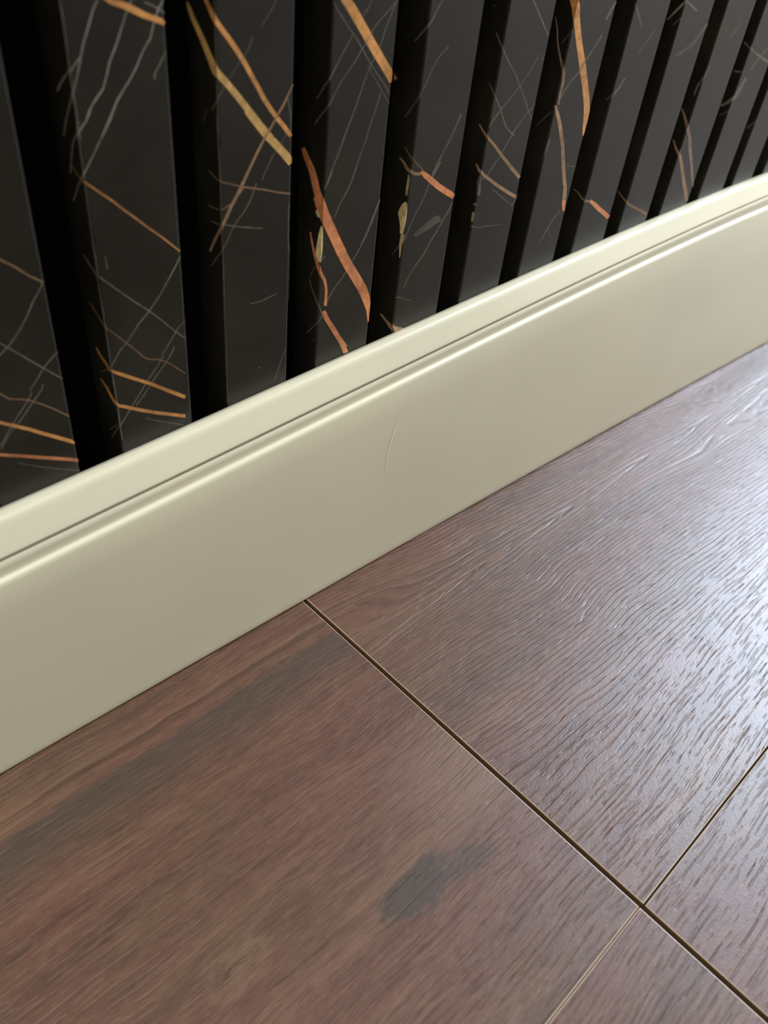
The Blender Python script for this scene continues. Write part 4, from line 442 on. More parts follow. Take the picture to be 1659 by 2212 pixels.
(4,'f','g',0.5,[[17350,17425,17319,17435,17289,17445],[17276,17323,17244,17334,17212,17344],[17203,17222,17169,17232,17134,17243],[17144,17115,17107,17126,17070,17137],[17081,17006,17043,17020,17006,17034],[16978,16911,16941,16928,16903,16945],[16900,16821,16900,16839,16900,16857]]),
(4,'s','g',0.5,[[0,16927,0,16937,0,16946],[28,16814,62,16824,96,16835],[138,16702,170,16713,202,16723],[253,16591,279,16600,305,16608],[371,16479,390,16485,409,16491]]),
(4,'f','g',0.4,[[17806,16384,17786,16396,17765,16407],[17682,16305,17661,16318,17639,16330],[17560,16228,17536,16240,17512,16253],[17464,16139,17438,16150,17411,16161],[17386,16040,17358,16051,17331,16061],[17311,15940,17283,15949,17255,15959],[17255,15832,17225,15842,17195,15851],[17199,15723,17167,15734,17136,15744],[17141,15615,17108,15626,17075,15637],[17078,15507,17046,15518,17013,15529],[17015,15398,16983,15410,16951,15422],[16943,15292,16907,15307,16900,15310,0,1],[16900,15191,16900,15208,16900,15226]]),
(4,'s','g',0.4,[[0,15432,0,15435,0,15438],[0,15310,13,15312,26,15314,1,0],[39,15178,73,15184,107,15190],[132,15052,163,15058,193,15064],[227,14926,254,14931,282,14937],[323,14798,349,14803,376,14808],[421,14668,446,14673,470,14678]]),
(4,'f','g',0.4,[[18731,14682,18693,14695,18656,14707],[18676,14559,18637,14572,18598,14585],[18622,14436,18581,14449,18541,14463],[18567,14311,18525,14326,18483,14341],[18501,14190,18459,14206,18417,14222],[18434,14069,18392,14085,18350,14102],[18364,13948,18323,13965,18282,13982],[18284,13831,18243,13849,18202,13867],[18203,13715,18162,13733,18121,13751],[18127,13596,18086,13614,18045,13632],[18053,13477,18012,13494,17971,13512],[17979,13356,17937,13374,17896,13392],[17910,13233,17871,13250,17832,13266],[17841,13110,17804,13125,17768,13141]]),
(4,'f','g',0.4,[[18149,13447,18109,13466,18068,13485],[18063,13332,18023,13352,17982,13371],[17977,13218,17937,13237,17896,13257],[17895,13102,17856,13120,17817,13138],[17816,12984,17781,13000,17746,13015],[17747,12862,17715,12875,17683,12888],[17700,12730,17667,12742,17635,12754],[17652,12595,17620,12608,17587,12621],[17589,12465,17557,12480,17525,12495],[17507,12344,17475,12360,17444,12376],[17425,12224,17394,12240,17362,12256],[17347,12101,17316,12117,17284,12133],[17271,11978,17239,11993,17208,12008],[17204,11849,17172,11864,17140,11879],[17142,11717,17110,11732,17078,11747],[17083,11582,17049,11598,17016,11614],[17025,11443,16990,11463,16955,11483],[16903,11341,16901,11342,16900,11343,0,1],[16900,11244,16900,11264,16900,11285]]),
(4,'s','g',0.4,[[0,11509,0,11511,0,11512],[0,11343,25,11348,53,11353,1,0],[113,11177,139,11182,166,11187],[221,11009,248,11013,275,11017],[331,10837,358,10841,385,10845]]),
(4,'f','g',0.4,[[18933,12149,18892,12167,18852,12185],[18867,12017,18826,12036,18786,12054],[18792,11888,18753,11908,18714,11927],[18692,11771,18657,11790,18621,11810],[18594,11655,18560,11673,18526,11692],[18508,11532,18472,11551,18437,11570],[18425,11406,18387,11427,18349,11447],[18328,11286,18290,11308,18253,11330],[18228,11170,18190,11192,18152,11214],[18142,11047,18104,11067,18066,11087],[18062,10918,18026,10937,17991,10956],[17977,10790,17944,10810,17911,10829],[17866,10677,17834,10698,17802,10719],[17756,10565,17724,10586,17692,10607],[17642,10455,17611,10476,17580,10497],[17527,10346,17496,10367,17464,10389],[17427,10230,17395,10250,17362,10270],[17349,10099,17315,10118,17282,10137],[17273,9965,17242,9982,17210,10000],[17201,9828,17172,9844,17144,9859]]),
(4,'f','t',0.8,[[16900,13454,16900,13426,16900,13397],[16977,13384,16951,13344,16925,13305],[17116,13331,17111,13283,17106,13236],[17239,13310,17268,13258,17297,13206],[17354,13344,17401,13295,17449,13246]]),
(4,'s','t',0.8,[[467,13639,484,13623,501,13607],[344,13597,373,13572,402,13546],[227,13547,270,13516,312,13484],[136,13480,186,13443,236,13406],[46,13433,88,13386,130,13338],[0,13416,0,13366,0,13315]]),
(4,'f','t',0.5,[[16900,13789,16900,13780,16900,13771],[17024,13650,17001,13638,16978,13625],[17216,13513,17193,13499,17171,13485],[17412,13372,17389,13358,17367,13344]]),
(4,'s','t',0.5,[[308,13961,325,13950,342,13940],[183,13860,204,13845,224,13831],[48,13769,70,13750,92,13732],[0,13700,0,13678,0,13656]]),
(4,'f','c',1,[[17392,13344,17342,13311,17292,13277],[17537,13267,17471,13223,17406,13178],[17680,13189,17603,13134,17525,13079],[17817,13105,17738,13046,17659,12987],[17957,13018,17875,12957,17793,12896],[18096,12928,18014,12867,17932,12806],[18230,12842,18155,12776,18079,12710],[18374,12762,18305,12691,18237,12621],[18523,12679,18458,12606,18393,12533],[18678,12600,18617,12524,18557,12448],[18839,12519,18779,12442,18719,12364],[18960,12382,18942,12358,18882,12281,1,0]]),
(5,'s','c',1,[[1000,12032,1000,11922,1000,11813],[984,12018,992,12001,1000,11984,0,1],[841,12003,893,11894,946,11784]]),
(4,'f','b',0.55,[[16900,13298,16900,13305,16900,13312],[16901,13149,16900,13149,16900,13149,0,1],[16900,13006,16900,13020,16900,13034]]),
(4,'s','b',0.55,[[24,13287,57,13279,91,13270],[0,13149,48,13138,98,13127,1,0],[5,13003,56,12993,108,12983],[12,12858,61,12847,110,12836],[17,12711,60,12701,103,12691]]),
(4,'f','b',1,[[16900,12519,16900,12541,16900,12562],[16919,12396,16909,12400,16900,12404,0,1],[16933,12287,16916,12293,16900,12299,0,1],[16942,12188,16921,12193,16900,12198,0,1],[16937,12089,16918,12092,16900,12095,0,1],[16931,11968,16916,11971,16900,11974,0,1],[16917,11849,16909,11851,16900,11853,0,1],[16902,11734,16901,11734,16900,11734,0,1],[16900,11620,16900,11638,16900,11656]]),
(4,'s','b',1,[[6,12516,46,12517,87,12518],[0,12404,100,12398,217,12390,1,0],[0,12299,122,12280,276,12256,1,0],[0,12198,139,12161,318,12113,1,0],[0,12095,115,12053,265,11999,1,0],[0,11974,91,11944,212,11904,1,0],[0,11853,83,11829,183,11800,1,0],[0,11734,79,11713,159,11690,1,0],[14,11611,77,11594,140,11577]]),
(4,'f','b',0.65,[[16933,11593,16916,11598,16900,11604,0,1],[16924,11479,16912,11483,16900,11487,0,1],[16910,11367,16905,11369,16900,11370,0,1],[16900,11256,16900,11273,16900,11289]]),
(4,'s','b',0.65,[[0,11604,32,11598,95,11585,1,0],[0,11487,47,11477,116,11462,1,0],[0,11370,57,11357,123,11341,1,0],[7,11252,61,11237,115,11221],[9,11133,53,11120,96,11106],[11,11012,45,11002,79,10991],[13,10890,40,10882,66,10874]]),
(4,'s','t',0.85,[[563,8846,587,8819,611,8792],[367,8779,403,8738,438,8697],[168,8716,216,8660,263,8604]]),
(4,'f','t',0.95,[[16900,8759,16900,8730,16900,8701],[16956,8652,16928,8625,16900,8598,0,1],[17100,8580,17068,8476,17036,8372],[17266,8506,17260,8396,17253,8287],[17459,8419,17454,8316,17449,8213]]),
(4,'s','t',0.95,[[472,8834,501,8804,530,8773],[347,8779,383,8741,419,8703],[224,8724,266,8678,308,8632],[85,8695,143,8622,201,8549],[0,8598,7,8586,66,8480,1,0],[0,8718,0,8593,0,8468]]),
(4,'f','g',0.35,[[16900,9649,16900,9618,16900,9588],[17107,9584,17104,9556,17101,9527],[17345,9456,17340,9428,17335,9401],[17591,9366,17591,9344,17592,9322]]),
(4,'s','g',0.35,[[40,9621,36,9593,32,9566],[0,9715,0,9685,0,9656]]),
(4,'f','g',0.3,[[17327,11514,17392,11453,17457,11391],[17435,11577,17514,11503,17594,11428],[17542,11640,17636,11553,17732,11465],[17652,11703,17759,11603,17868,11502],[17772,11758,17886,11651,18001,11542],[17894,11812,18013,11698,18134,11582],[18028,11859,18145,11742,18263,11623],[18174,11892,18283,11779,18393,11666],[18318,11924,18422,11817,18527,11710]]),
(5,'f','g',0.45,[[21074,17361,21032,17351,20990,17342],[21223,17237,21180,17228,21137,17218],[21371,17110,21327,17101,21283,17092],[21518,16981,21474,16973,21430,16964],[21665,16850,21621,16841,21578,16833],[21810,16716,21770,16708,21729,16700],[21962,16581,21923,16573,21885,16566],[22116,16444,22079,16437,22043,16430]]),
(5,'f','g',0.4,[[20030,16388,20030,16381,20030,16375],[20053,16266,20041,16263,20030,16261,0,1],[20186,16141,20145,16133,20104,16125],[20321,16016,20280,16007,20239,15998],[20457,15888,20418,15879,20380,15871],[20603,15762,20567,15752,20532,15743],[20765,15635,20731,15626,20698,15617],[20916,15501,20881,15494,20846,15488],[21054,15363,21017,15357,20981,15351],[21193,15223,21156,15218,21119,15213],[21327,15081,21289,15076,21252,15071],[21463,14936,21424,14931,21385,14927],[21592,14788,21550,14784,21509,14780],[21723,14638,21679,14634,21635,14630],[21857,14487,21813,14482,21769,14478],[21997,14334,21955,14329,21913,14325],[22139,14178,22098,14174,22058,14169]]),
(5,'s','g',0.4,[[274,16564,294,16555,314,16546],[179,16464,203,16453,227,16442],[84,16366,111,16352,138,16339],[0,16261,11,16255,40,16240,1,0],[0,16175,0,16158,0,16140]]),
(5,'f','g',0.35,[[21833,15992,21801,16001,21770,16009],[21774,15871,21740,15880,21706,15890],[21714,15748,21678,15760,21642,15771],[21628,15634,21592,15647,21556,15659],[21531,15523,21496,15536,21461,15550],[21433,15413,21397,15427,21360,15442],[21334,15304,21295,15319,21257,15334],[21233,15194,21194,15210,21155,15227],[21115,15091,21077,15109,21038,15126],[20993,14991,20955,15009,20917,15027],[20868,14892,20830,14911,20792,14929],[20741,14795,20704,14813,20666,14832],[20618,14696,20580,14715,20542,14734],[20503,14594,20463,14613,20422,14633],[20388,14492,20345,14512,20303,14532],[20283,14385,20241,14404,20198,14423],[20184,14276,20143,14294,20102,14312],[20084,14165,20045,14183,20030,14189,0,1]]),
(5,'s','g',0.35,[[0,14322,0,14328,0,14334],[0,14189,9,14191,19,14193,1,0]]),
(5,'f','g',0.4,[[20030,15135,20030,15128,20030,15122],[20148,14991,20109,14984,20070,14976],[20294,14844,20255,14837,20215,14829],[20444,14693,20403,14687,20362,14682],[20571,14536,20527,14533,20484,14529],[20687,14378,20643,14375,20599,14372],[20813,14220,20770,14215,20727,14210],[20955,14066,20918,14055,20882,14044],[21168,13938,21141,13920,21115,13902],[21419,13813,21396,13793,21372,13773]]),
(5,'s','g',0.4,[[248,15337,268,15326,288,15314],[135,15232,159,15219,184,15205],[21,15128,50,15111,79,15095],[0,15023,0,15005,0,14987]]),
(6,'s','g',0.3,[[741,14327,772,14336,802,14345],[839,14181,870,14190,900,14199],[938,14033,968,14042,999,14051],[1000,13883,1000,13891,1000,13900]]),
(5,'f','g',0.3,[[22140,14608,22103,14625,22062,14644,1,0],[22013,14501,21972,14521,21931,14540],[21881,14397,21840,14417,21799,14437],[21751,14292,21711,14312,21670,14332],[21623,14187,21582,14207,21541,14226],[21507,14076,21462,14098,21417,14119],[21396,13964,21345,13987,21294,14010],[21300,13846,21250,13867,21201,13887],[21210,13724,21167,13741,21125,13757],[21121,13599,21083,13615,21045,13630],[21036,13473,20996,13490,20956,13506],[20950,13346,20909,13364,20868,13381],[20860,13220,20818,13240,20776,13260],[20746,13104,20700,13128,20654,13152],[20634,12991,20581,13016,20529,13042],[20541,12868,20488,12892,20435,12917],[20443,12739,20395,12768,20347,12797],[20245,12673,20210,12703,20175,12734],[20036,12625,20033,12627,20030,12630,0,1]]),
(5,'s','g',0.3,[[0,12755,0,12772,0,12789],[0,12630,18,12643,40,12659,1,0]]),
(6,'s','t',0.85,[[1000,12265,1000,12207,1000,12149],[978,12209,989,12197,1000,12185,0,1],[856,12153,910,12092,964,12030],[733,12097,788,12035,843,11972]]),
(5,'f','t',0.85,[[20030,14040,20030,14024,20030,14008],[20084,13945,20035,13926,20030,13924,0,1],[20219,13850,20169,13827,20119,13805],[20362,13755,20311,13731,20261,13707],[20510,13656,20455,13633,20400,13610],[20651,13551,20590,13530,20530,13509],[20787,13446,20724,13424,20662,13403],[20924,13341,20860,13318,20797,13294],[21068,13237,21004,13212,20941,13187],[21216,13131,21150,13105,21085,13079],[21366,13023,21298,12996,21230,12970],[21517,12914,21447,12887,21377,12860],[21669,12805,21598,12776,21528,12746],[21828,12696,21757,12665,21687,12634],[21990,12585,21918,12554,21846,12522],[22140,12466,22081,12440,22007,12408,1,0]]),
(5,'s','t',0.85,[[339,14200,366,14182,392,14164],[247,14136,278,14114,310,14092],[155,14073,191,14046,227,14019],[60,14015,97,13984,135,13952],[0,13924,17,13908,34,13892,1,0],[0,13911,0,13873,0,13834]]),
(5,'f','t',0.85,[[20030,12984,20030,12966,20030,12947],[20146,12894,20097,12865,20049,12837],[20298,12797,20251,12764,20204,12731],[20461,12706,20418,12670,20376,12633],[20632,12613,20590,12576,20548,12538],[20806,12519,20764,12481,20721,12442],[20983,12425,20940,12384,20897,12344],[21161,12333,21121,12289,21081,12246],[21347,12242,21309,12197,21271,12152],[21538,12149,21498,12104,21459,12059],[21728,12055,21689,12007,21650,11959],[21922,11966,21886,11914,21851,11863],[22122,11876,22089,11823,22056,11771]]),
(5,'s','t',0.85,[[198,13106,227,13087,255,13069],[108,13036,147,13010,187,12983],[22,12973,66,12934,109,12894],[0,12937,0,12891,0,12845]]),
(5,'f','g',0.45,[[20090,12818,20035,12833,20030,12834,0,1],[20100,12689,20065,12699,20030,12709,0,1],[20110,12568,20070,12576,20030,12584,0,1],[20160,12441,20059,12454,20030,12457,0,1],[20203,12297,20106,12318,20030,12335,0,1],[20158,12173,20090,12194,20030,12213,0,1]]),
(5,'s','g',0.45,[[0,12834,20,12832,39,12829,1,0],[0,12709,5,12708,64,12701,1,0],[0,12584,14,12581,89,12563,1,0],[0,12457,27,12448,55,12438,1,0],[0,12335,8,12333,16,12331,1,0],[0,12213,3,12212,6,12212,1,0]]),
(5,'f','g',0.5,[[20030,11975,20030,11936,20030,11898],[20095,11956,20086,11910,20078,11864]]),
(5,'s','g',0.5,[[71,11956,76,11921,81,11886],[10,11970,16,11928,22,11886],[0,11983,0,11934,0,11885]]),
(5,'f','b',0.4,[[20073,11669,20052,11675,20030,11682,0,1],[20070,11524,20050,11530,20030,11536,0,1],[20058,11381,20044,11385,20030,11389,0,1]]),
(5,'s','b',0.4,[[0,11682,20,11678,73,11668,1,0],[0,11536,22,11532,76,11521,1,0],[0,11389,23,11385,68,11376,1,0]]),
(5,'f','g',0.3,[[20802,12280,20781,12262,20759,12244],[21097,12113,21073,12093,21049,12074],[21397,11940,21370,11920,21344,11899],[21700,11761,21671,11740,21642,11718],[22009,11578,21979,11556,21948,11533]]),
(5,'f','g',0.35,[[20030,11269,20030,11237,20030,11205],[20262,11192,20268,11159,20274,11125],[20511,11150,20526,11116,20542,11082],[20764,11134,20779,11103,20793,11072],[21036,11089,21049,11061,21061,11032],[21300,11062,21314,11036,21328,11009],[21565,11043,21579,11019,21593,10995]]),
(5,'s','g',0.35,[[22,11256,22,11224,22,11192],[0,11298,0,11268,0,11237]]),
(6,'s','g',0.3,[[652,11516,687,11519,722,11523],[748,11269,783,11273,818,11277],[857,11019,892,11024,927,11028]]),
(5,'f','g',0.3,[[22140,11875,22140,11897,22140,11919],[22135,11690,22088,11713,22040,11735],[21989,11511,21942,11535,21895,11558]]),
(6,'s','o',1,[[48,17368,181,17314,315,17259],[0,17282,116,17236,254,17180,1,0],[0,17173,54,17156,203,17111,1,0],[0,17073,17,17069,161,17036,1,0],[0,16976,57,16963,113,16950,1,0],[0,16879,33,16871,65,16863,1,0],[0,16780,11,16777,22,16775,1,0],[0,16749,0,16718,0,16687]]),
(7,'s','o',1,[[1000,14630,1000,14586,1000,14543],[966,14523,983,14518,1000,14513,0,1],[916,14417,958,14404,1000,14391,0,1],[867,14312,998,14271,1000,14270,0,1],[817,14203,949,14165,1000,14150,0,1],[776,14091,907,14056,1000,14031,0,1],[738,13981,866,13946,994,13911],[697,13865,824,13837,952,13808],[681,13742,802,13722,923,13703],[673,13623,784,13607,895,13590],[667,13502,767,13490,868,13477],[676,13380,760,13372,845,13363],[686,13261,754,13253,822,13244],[690,13142,738,13134,786,13127],[693,13020,720,13015,746,13011]]),
(6,'f','o',1,[[23200,17378,23200,17350,23200,17322],[23232,17286,23216,17284,23200,17282,0,1],[23340,17182,23270,17177,23200,17173,0,1],[23389,17074,23295,17073,23200,17073,0,1],[23431,16978,23231,16977,23200,16976,0,1],[23473,16882,23287,16880,23200,16879,0,1],[23532,16785,23349,16782,23200,16780,0,1],[23593,16686,23412,16684,23232,16682],[23655,16587,23475,16585,23297,16583],[23717,16487,23539,16485,23362,16483],[23782,16387,23605,16384,23430,16382],[23853,16286,23675,16283,23499,16280],[23924,16183,23745,16180,23568,16178],[23995,16080,23816,16077,23639,16073],[24075,15977,23893,15972,23713,15968],[24158,15872,23971,15867,23787,15863],[24242,15765,24050,15761,23861,15758],[24325,15655,24128,15654,23934,15652],[24401,15545,24203,15546,24006,15546],[24477,15436,24278,15436,24080,15437],[24554,15326,24353,15326,24155,15327],[24630,15215,24432,15215,24236,15215],[24708,15102,24513,15103,24319,15103],[24788,14987,24594,14989,24403,14991],[24866,14870,24671,14875,24479,14880],[24940,14752,24744,14759,24549,14766],[25015,14636,24818,14643,24622,14651],[25092,14515,24892,14526,24693,14537],[25154,14393,24955,14408,24757,14422],[25214,14274,25017,14289,24823,14304],[25277,14147,25080,14169,24886,14191],[25280,14027,25115,14052,24931,14080,1,0],[25280,13912,25143,13935,24973,13963,1,0],[25280,13796,25169,13817,25014,13846,1,0],[25280,13680,25179,13701,25049,13728,1,0],[25280,13567,25189,13585,25085,13605,1,0],[25280,13453,25214,13465,25140,13478,1,0],[25280,13337,25242,13344,25200,13351,1,0]]),
(6,'s','p',0.6,[[657,16766,675,16760,693,16755],[605,16681,626,16674,648,16668],[552,16595,577,16588,602,16580],[499,16509,528,16501,557,16493],[460,16417,491,16411,522,16404],[431,16324,463,16318,494,16312],[403,16231,435,16225,466,16218],[371,16141,402,16133,433,16124],[318,16056,350,16045,383,16034],[264,15969,299,15957,334,15945],[210,15882,247,15869,285,15856],[152,15797,192,15782,232,15767],[93,15711,136,15695,179,15679],[34,15625,80,15608,126,15590],[0,15530,22,15521,72,15501,1,0],[0,15423,10,15419,21,15416,1,0],[0,15350,0,15339,0,15328]]),
(6,'f','p',0.6,[[23200,15636,23200,15632,23200,15629],[23242,15532,23221,15531,23200,15530,0,1],[23340,15422,23254,15422,23200,15423,0,1],[23388,15309,23300,15317,23213,15325],[23411,15202,23329,15212,23248,15221],[23435,15094,23359,15105,23283,15117],[23426,14989,23355,15004,23284,15019],[23408,14889,23341,14904,23275,14919],[23390,14792,23328,14804,23265,14816],[23403,14687,23340,14698,23278,14708],[23417,14580,23354,14591,23292,14601],[23431,14472,23368,14483,23305,14494]]),
(6,'f','g',0.4,[[24946,16316,24897,16330,24848,16345],[24847,16194,24798,16209,24749,16224],[24747,16071,24699,16087,24650,16102],[24647,15949,24598,15965,24549,15981],[24543,15827,24488,15846,24434,15864],[24439,15706,24379,15726,24319,15746],[24344,15583,24287,15601,24230,15619],[24249,15457,24197,15474,24147,15491],[24134,15337,24087,15355,24041,15373],[23994,15227,23949,15246,23904,15265],[23856,15118,23811,15137,23766,15156],[23722,15008,23676,15026,23631,15045],[23602,14894,23555,14911,23508,14928],[23520,14765,23472,14781,23424,14797],[23436,14634,23388,14651,23341,14667]]),
(6,'s','g',0.3,[[0,16535,0,16544,0,16552],[47,16405,69,16412,90,16420],[141,16271,162,16277,184,16283],[228,16132,250,16138,271,16144]]),
(6,'f','g',0.3,[[23282,16521,23246,16536,23210,16550],[23200,16417,23200,16430,23200,16443]]),
(6,'s','t',0.9,[[0,14476,4,14474,48,14451,1,0],[0,14414,0,14386,0,14359]]),
(6,'f','t',0.9,[[23259,14481,23229,14479,23200,14476,0,1],[23388,14365,23305,14359,23222,14353],[23501,14244,23406,14241,23311,14237],[23601,14123,23501,14121,23401,14118],[23704,14000,23597,14000,23490,13999],[23794,13875,23683,13877,23573,13879],[23878,13750,23766,13753,23654,13756],[23963,13624,23849,13629,23737,13633],[24042,13497,23927,13503,23813,13508],[24120,13369,24005,13376,23890,13382],[24200,13240,24083,13247,23967,13254],[24279,13108,24160,13118,24042,13128],[24340,12976,24221,12989,24103,13002],[24400,12845,24282,12858,24166,12872],[24460,12714,24345,12727,24230,12739],[24529,12582,24413,12593,24299,12605],[24600,12446,24484,12459,24369,12471],[24673,12309,24556,12322,24440,12335],[24743,12171,24625,12185,24508,12200],[24812,12032,24693,12047,24574,12062],[24881,11892,24761,11908,24642,11923],[24950,11751,24830,11767,24710,11783]]),
(6,'f','t',0.85,[[24548,12449,24441,12457,24335,12465],[24631,12315,24524,12323,24417,12331],[24715,12179,24607,12188,24500,12196],[24801,12042,24691,12051,24582,12060],[24887,11903,24774,11913,24661,11923],[24976,11761,24858,11774,24740,11788],[25048,11614,24923,11636,24800,11658],[25086,11475,24957,11503,24829,11530],[25124,11339,24992,11368,24861,11396],[25161,11202,25026,11232,24893,11261]]),
(6,'f','c',0.95,[[25161,11203,25026,11232,24893,11260],[25200,11066,25066,11093,24932,11120],[25228,10930,25119,10950,25010,10970],[25253,10791,25180,10805,25107,10818]]),
(7,'s','g',0.25,[[1000,11944,1000,11913,1000,11883],[934,11938,934,11905,933,11871],[704,11985,698,11964,693,11943]]),
(6,'f','g',0.25,[[24565,12538,24556,12512,24546,12487],[24914,12420,24914,12388,24915,12356],[25267,12351,25275,12328,25280,12315,0,1]]),
(6,'s','g',0.25,[[17,14274,49,14292,82,14310],[143,14144,180,14163,217,14183],[267,14012,308,14031,348,14049],[385,13875,420,13889,456,13903],[506,13735,535,13746,564,13757]]),
(6,'f','g',0.35,[[24954,10876,24914,10897,24873,10917],[24827,10748,24785,10770,24742,10792],[24701,10619,24656,10643,24611,10666],[24582,10489,24534,10512,24486,10536],[24486,10346,24437,10369,24389,10392],[24389,10201,24341,10225,24292,10248],[24290,10058,24243,10080,24197,10103],[24190,9914,24146,9936,24103,9957],[24089,9770,24049,9791,24008,9811]]),
(6,'f','g',0.25,[[24502,10260,24467,10258,24432,10256],[24728,10016,24691,10016,24654,10016],[24916,9768,24875,9772,24835,9776],[25050,9521,25007,9527,24965,9534]]),
(6,'s','g',0.3,[[0,13487,0,13486,0,13485],[0,13307,2,13307,3,13307,1,0],[0,13129,15,13128,30,13128,1,0],[0,12947,5,12947,48,12947,1,0]]),
(6,'f','g',0.3,[[23393,13429,23316,13452,23238,13474],[23366,13259,23280,13284,23200,13307,0,1],[23328,13089,23242,13116,23200,13129,0,1],[23257,12929,23229,12938,23200,12947,0,1]]),
(8,'s','c',1,[[1000,9840,1000,9748,1000,9656],[859,9790,907,9697,955,9604],[683,9738,734,9643,785,9548],[508,9686,563,9586,618,9485]]),
(7,'f','c',1,[[26844,10946,26791,10904,26738,10861],[27144,10807,27074,10759,27004,10710],[27436,10653,27350,10604,27264,10555],[27713,10499,27627,10444,27540,10389],[28003,10347,27922,10289,27840,10231],[28308,10188,28219,10130,28130,10071],[28580,10004,28518,9965,28421,9904,1,0]]),
(7,'f','t',0.7,[[26410,11163,26410,11147,26410,11132],[26473,10979,26455,10940,26438,10902],[26816,10918,26836,10865,26857,10812]]),
(7,'s','t',0.7,[[578,11225,586,11207,595,11188],[337,11183,355,11157,373,11131],[148,11075,174,11043,200,11012],[0,11001,0,10957,0,10912]]),
(7,'s','g',0.45,[[687,17044,726,17053,766,17063],[747,16913,787,16922,827,16932],[804,16782,845,16790,886,16797],[847,16646,889,16653,930,16659],[891,16508,933,16515,974,16521]]),
(6,'f','g',0.45,[[25280,17191,25231,17204,25170,17221,1,0],[25199,17075,25138,17092,25077,17109],[25111,16962,25049,16978,24987,16994],[25045,16843,24983,16858,24920,16873],[24979,16722,24916,16737,24854,16753]]),
(7,'f','g',0.4,[[26439,17128,26425,17127,26410,17125,0,1],[26645,16961,26591,16955,26538,16949],[26854,16790,26793,16784,26732,16778],[27042,16614,26986,16609,26930,16604],[27231,16435,27181,16431,27131,16426]]),
(7,'s','g',0.4,[[0,17125,10,17121,38,17109,1,0],[0,16992,0,16979,0,16966]]),
(7,'f','g',0.4,[[27002,14954,26953,14970,26904,14986],[26904,14804,26844,14824,26784,14843],[26803,14652,26733,14678,26664,14703],[26644,14517,26562,14554,26481,14591],[26427,14410,26419,14414,26410,14419,0,1],[26410,14339,26410,14365,26410,14391]]),
(7,'s','g',0.4,[[0,14569,0,14588,0,14607],[0,14419,32,14436,75,14458,1,0],[154,14278,180,14294,207,14310]]),
(8,'s','t',0.55,[[478,10682,496,10662,514,10641],[342,10608,364,10583,386,10557],[207,10534,232,10504,257,10473],[68,10467,94,10431,121,10396],[0,10403,0,10362,0,10320]]),
(8,'f','t',0.55,[[29550,10510,29550,10492,29550,10474],[29680,10359,29635,10333,29590,10306],[29967,10233,29934,10193,29901,10154],[30279,10111,30252,10062,30224,10012],[30603,9990,30579,9934,30554,9879],[30940,9864,30912,9806,30883,9748],[31283,9729,31248,9671,31212,9613],[31626,9585,31587,9528,31548,9471]]),
(7,'f','g',0.3,[[28141,16351,28100,16364,28059,16377],[28014,16236,27969,16251,27924,16266],[27888,16121,27838,16138,27788,16154],[27762,16007,27707,16024,27652,16042],[27650,15888,27594,15905,27538,15923],[27541,15767,27485,15785,27429,15802],[27431,15647,27375,15664,27320,15682]]),
(8,'s','w',0.5,[[0,17184,3,17185,5,17186,1,0],[18,17013,63,17033,108,17053],[121,16878,166,16898,211,16918],[230,16744,271,16762,311,16780],[341,16609,376,16625,411,16641],[453,16473,482,16486,512,16499]]),
(8,'f','w',0.5,[[29709,17129,29625,17158,29550,17184,0,1],[29550,17017,29550,17047,29550,17076]]),
(8,'f','w',0.4,[[29773,17119,29735,17097,29697,17076],[30187,16980,30144,16955,30101,16931],[30611,16837,30564,16809,30516,16782]]),
(8,'s','g',0.35,[[0,16643,7,16646,14,16650,1,0],[66,16497,95,16512,123,16526],[176,16372,205,16387,233,16401]]),
(8,'f','g',0.35,[[29631,16611,29577,16632,29550,16643,0,1],[29550,16514,29550,16535,29550,16557]]),
(9,'s','g',0.3,[[460,16257,512,16273,564,16289],[505,16144,562,16162,619,16179],[551,16031,613,16050,675,16069],[596,15917,664,15938,732,15959],[644,15803,715,15825,787,15847],[692,15688,767,15711,842,15733],[742,15573,819,15596,897,15620],[797,15447,871,15481,946,15515],[908,15346,972,15387,1000,15404,0,1],[1000,15252,1000,15292,1000,15331]]),
(8,'f','g',0.3,[[31670,16402,31658,16406,31556,16434,1,0],[31670,16280,31559,16311,31448,16343,1,0],[31582,16182,31460,16217,31339,16251],[31492,16084,31361,16122,31231,16160],[31401,15987,31262,16028,31125,16068],[31306,15891,31163,15933,31021,15975],[31212,15795,31064,15839,30918,15883],[31106,15690,30965,15744,30825,15797],[30895,15627,30776,15684,30657,15741],[30700,15570,30587,15625,30475,15679],[30506,15513,30399,15565,30294,15617],[30312,15457,30213,15506,30113,15555],[30120,15401,30027,15448,29934,15494]]),
(9,'f','g',0.4,[[33011,14914,32916,14938,32821,14962],[32931,14750,32827,14778,32723,14805],[32850,14584,32738,14616,32700,14627,0,1],[32710,14434,32705,14436,32700,14437,0,1],[32700,14296,32700,14328,32700,14360]]),
(9,'s','g',0.4,[[0,14790,0,14799,0,14809],[0,14627,17,14631,35,14635,1,0],[0,14437,48,14451,101,14467,1,0],[69,14269,123,14280,178,14290],[96,14092,143,14096,190,14100],[122,13907,159,13909,196,13912]]),
(9,'f','p',0.6,[[32700,12911,32700,12912,32700,12912],[32924,12679,32799,12681,32700,12683,0,1],[33178,12443,33051,12446,32925,12449]]),
(9,'s','p',0.6,[[448,13382,479,13365,510,13347],[297,13229,337,13206,377,13183],[150,13071,200,13044,250,13018],[15,12904,72,12876,130,12849],[0,12683,6,12680,12,12677,1,0],[0,12558,0,12531,0,12503]]),
(8,'f','p',0.6,[[31670,13572,31666,13572,31663,13572,1,0],[31670,13364,31670,13359,31670,13355]]),
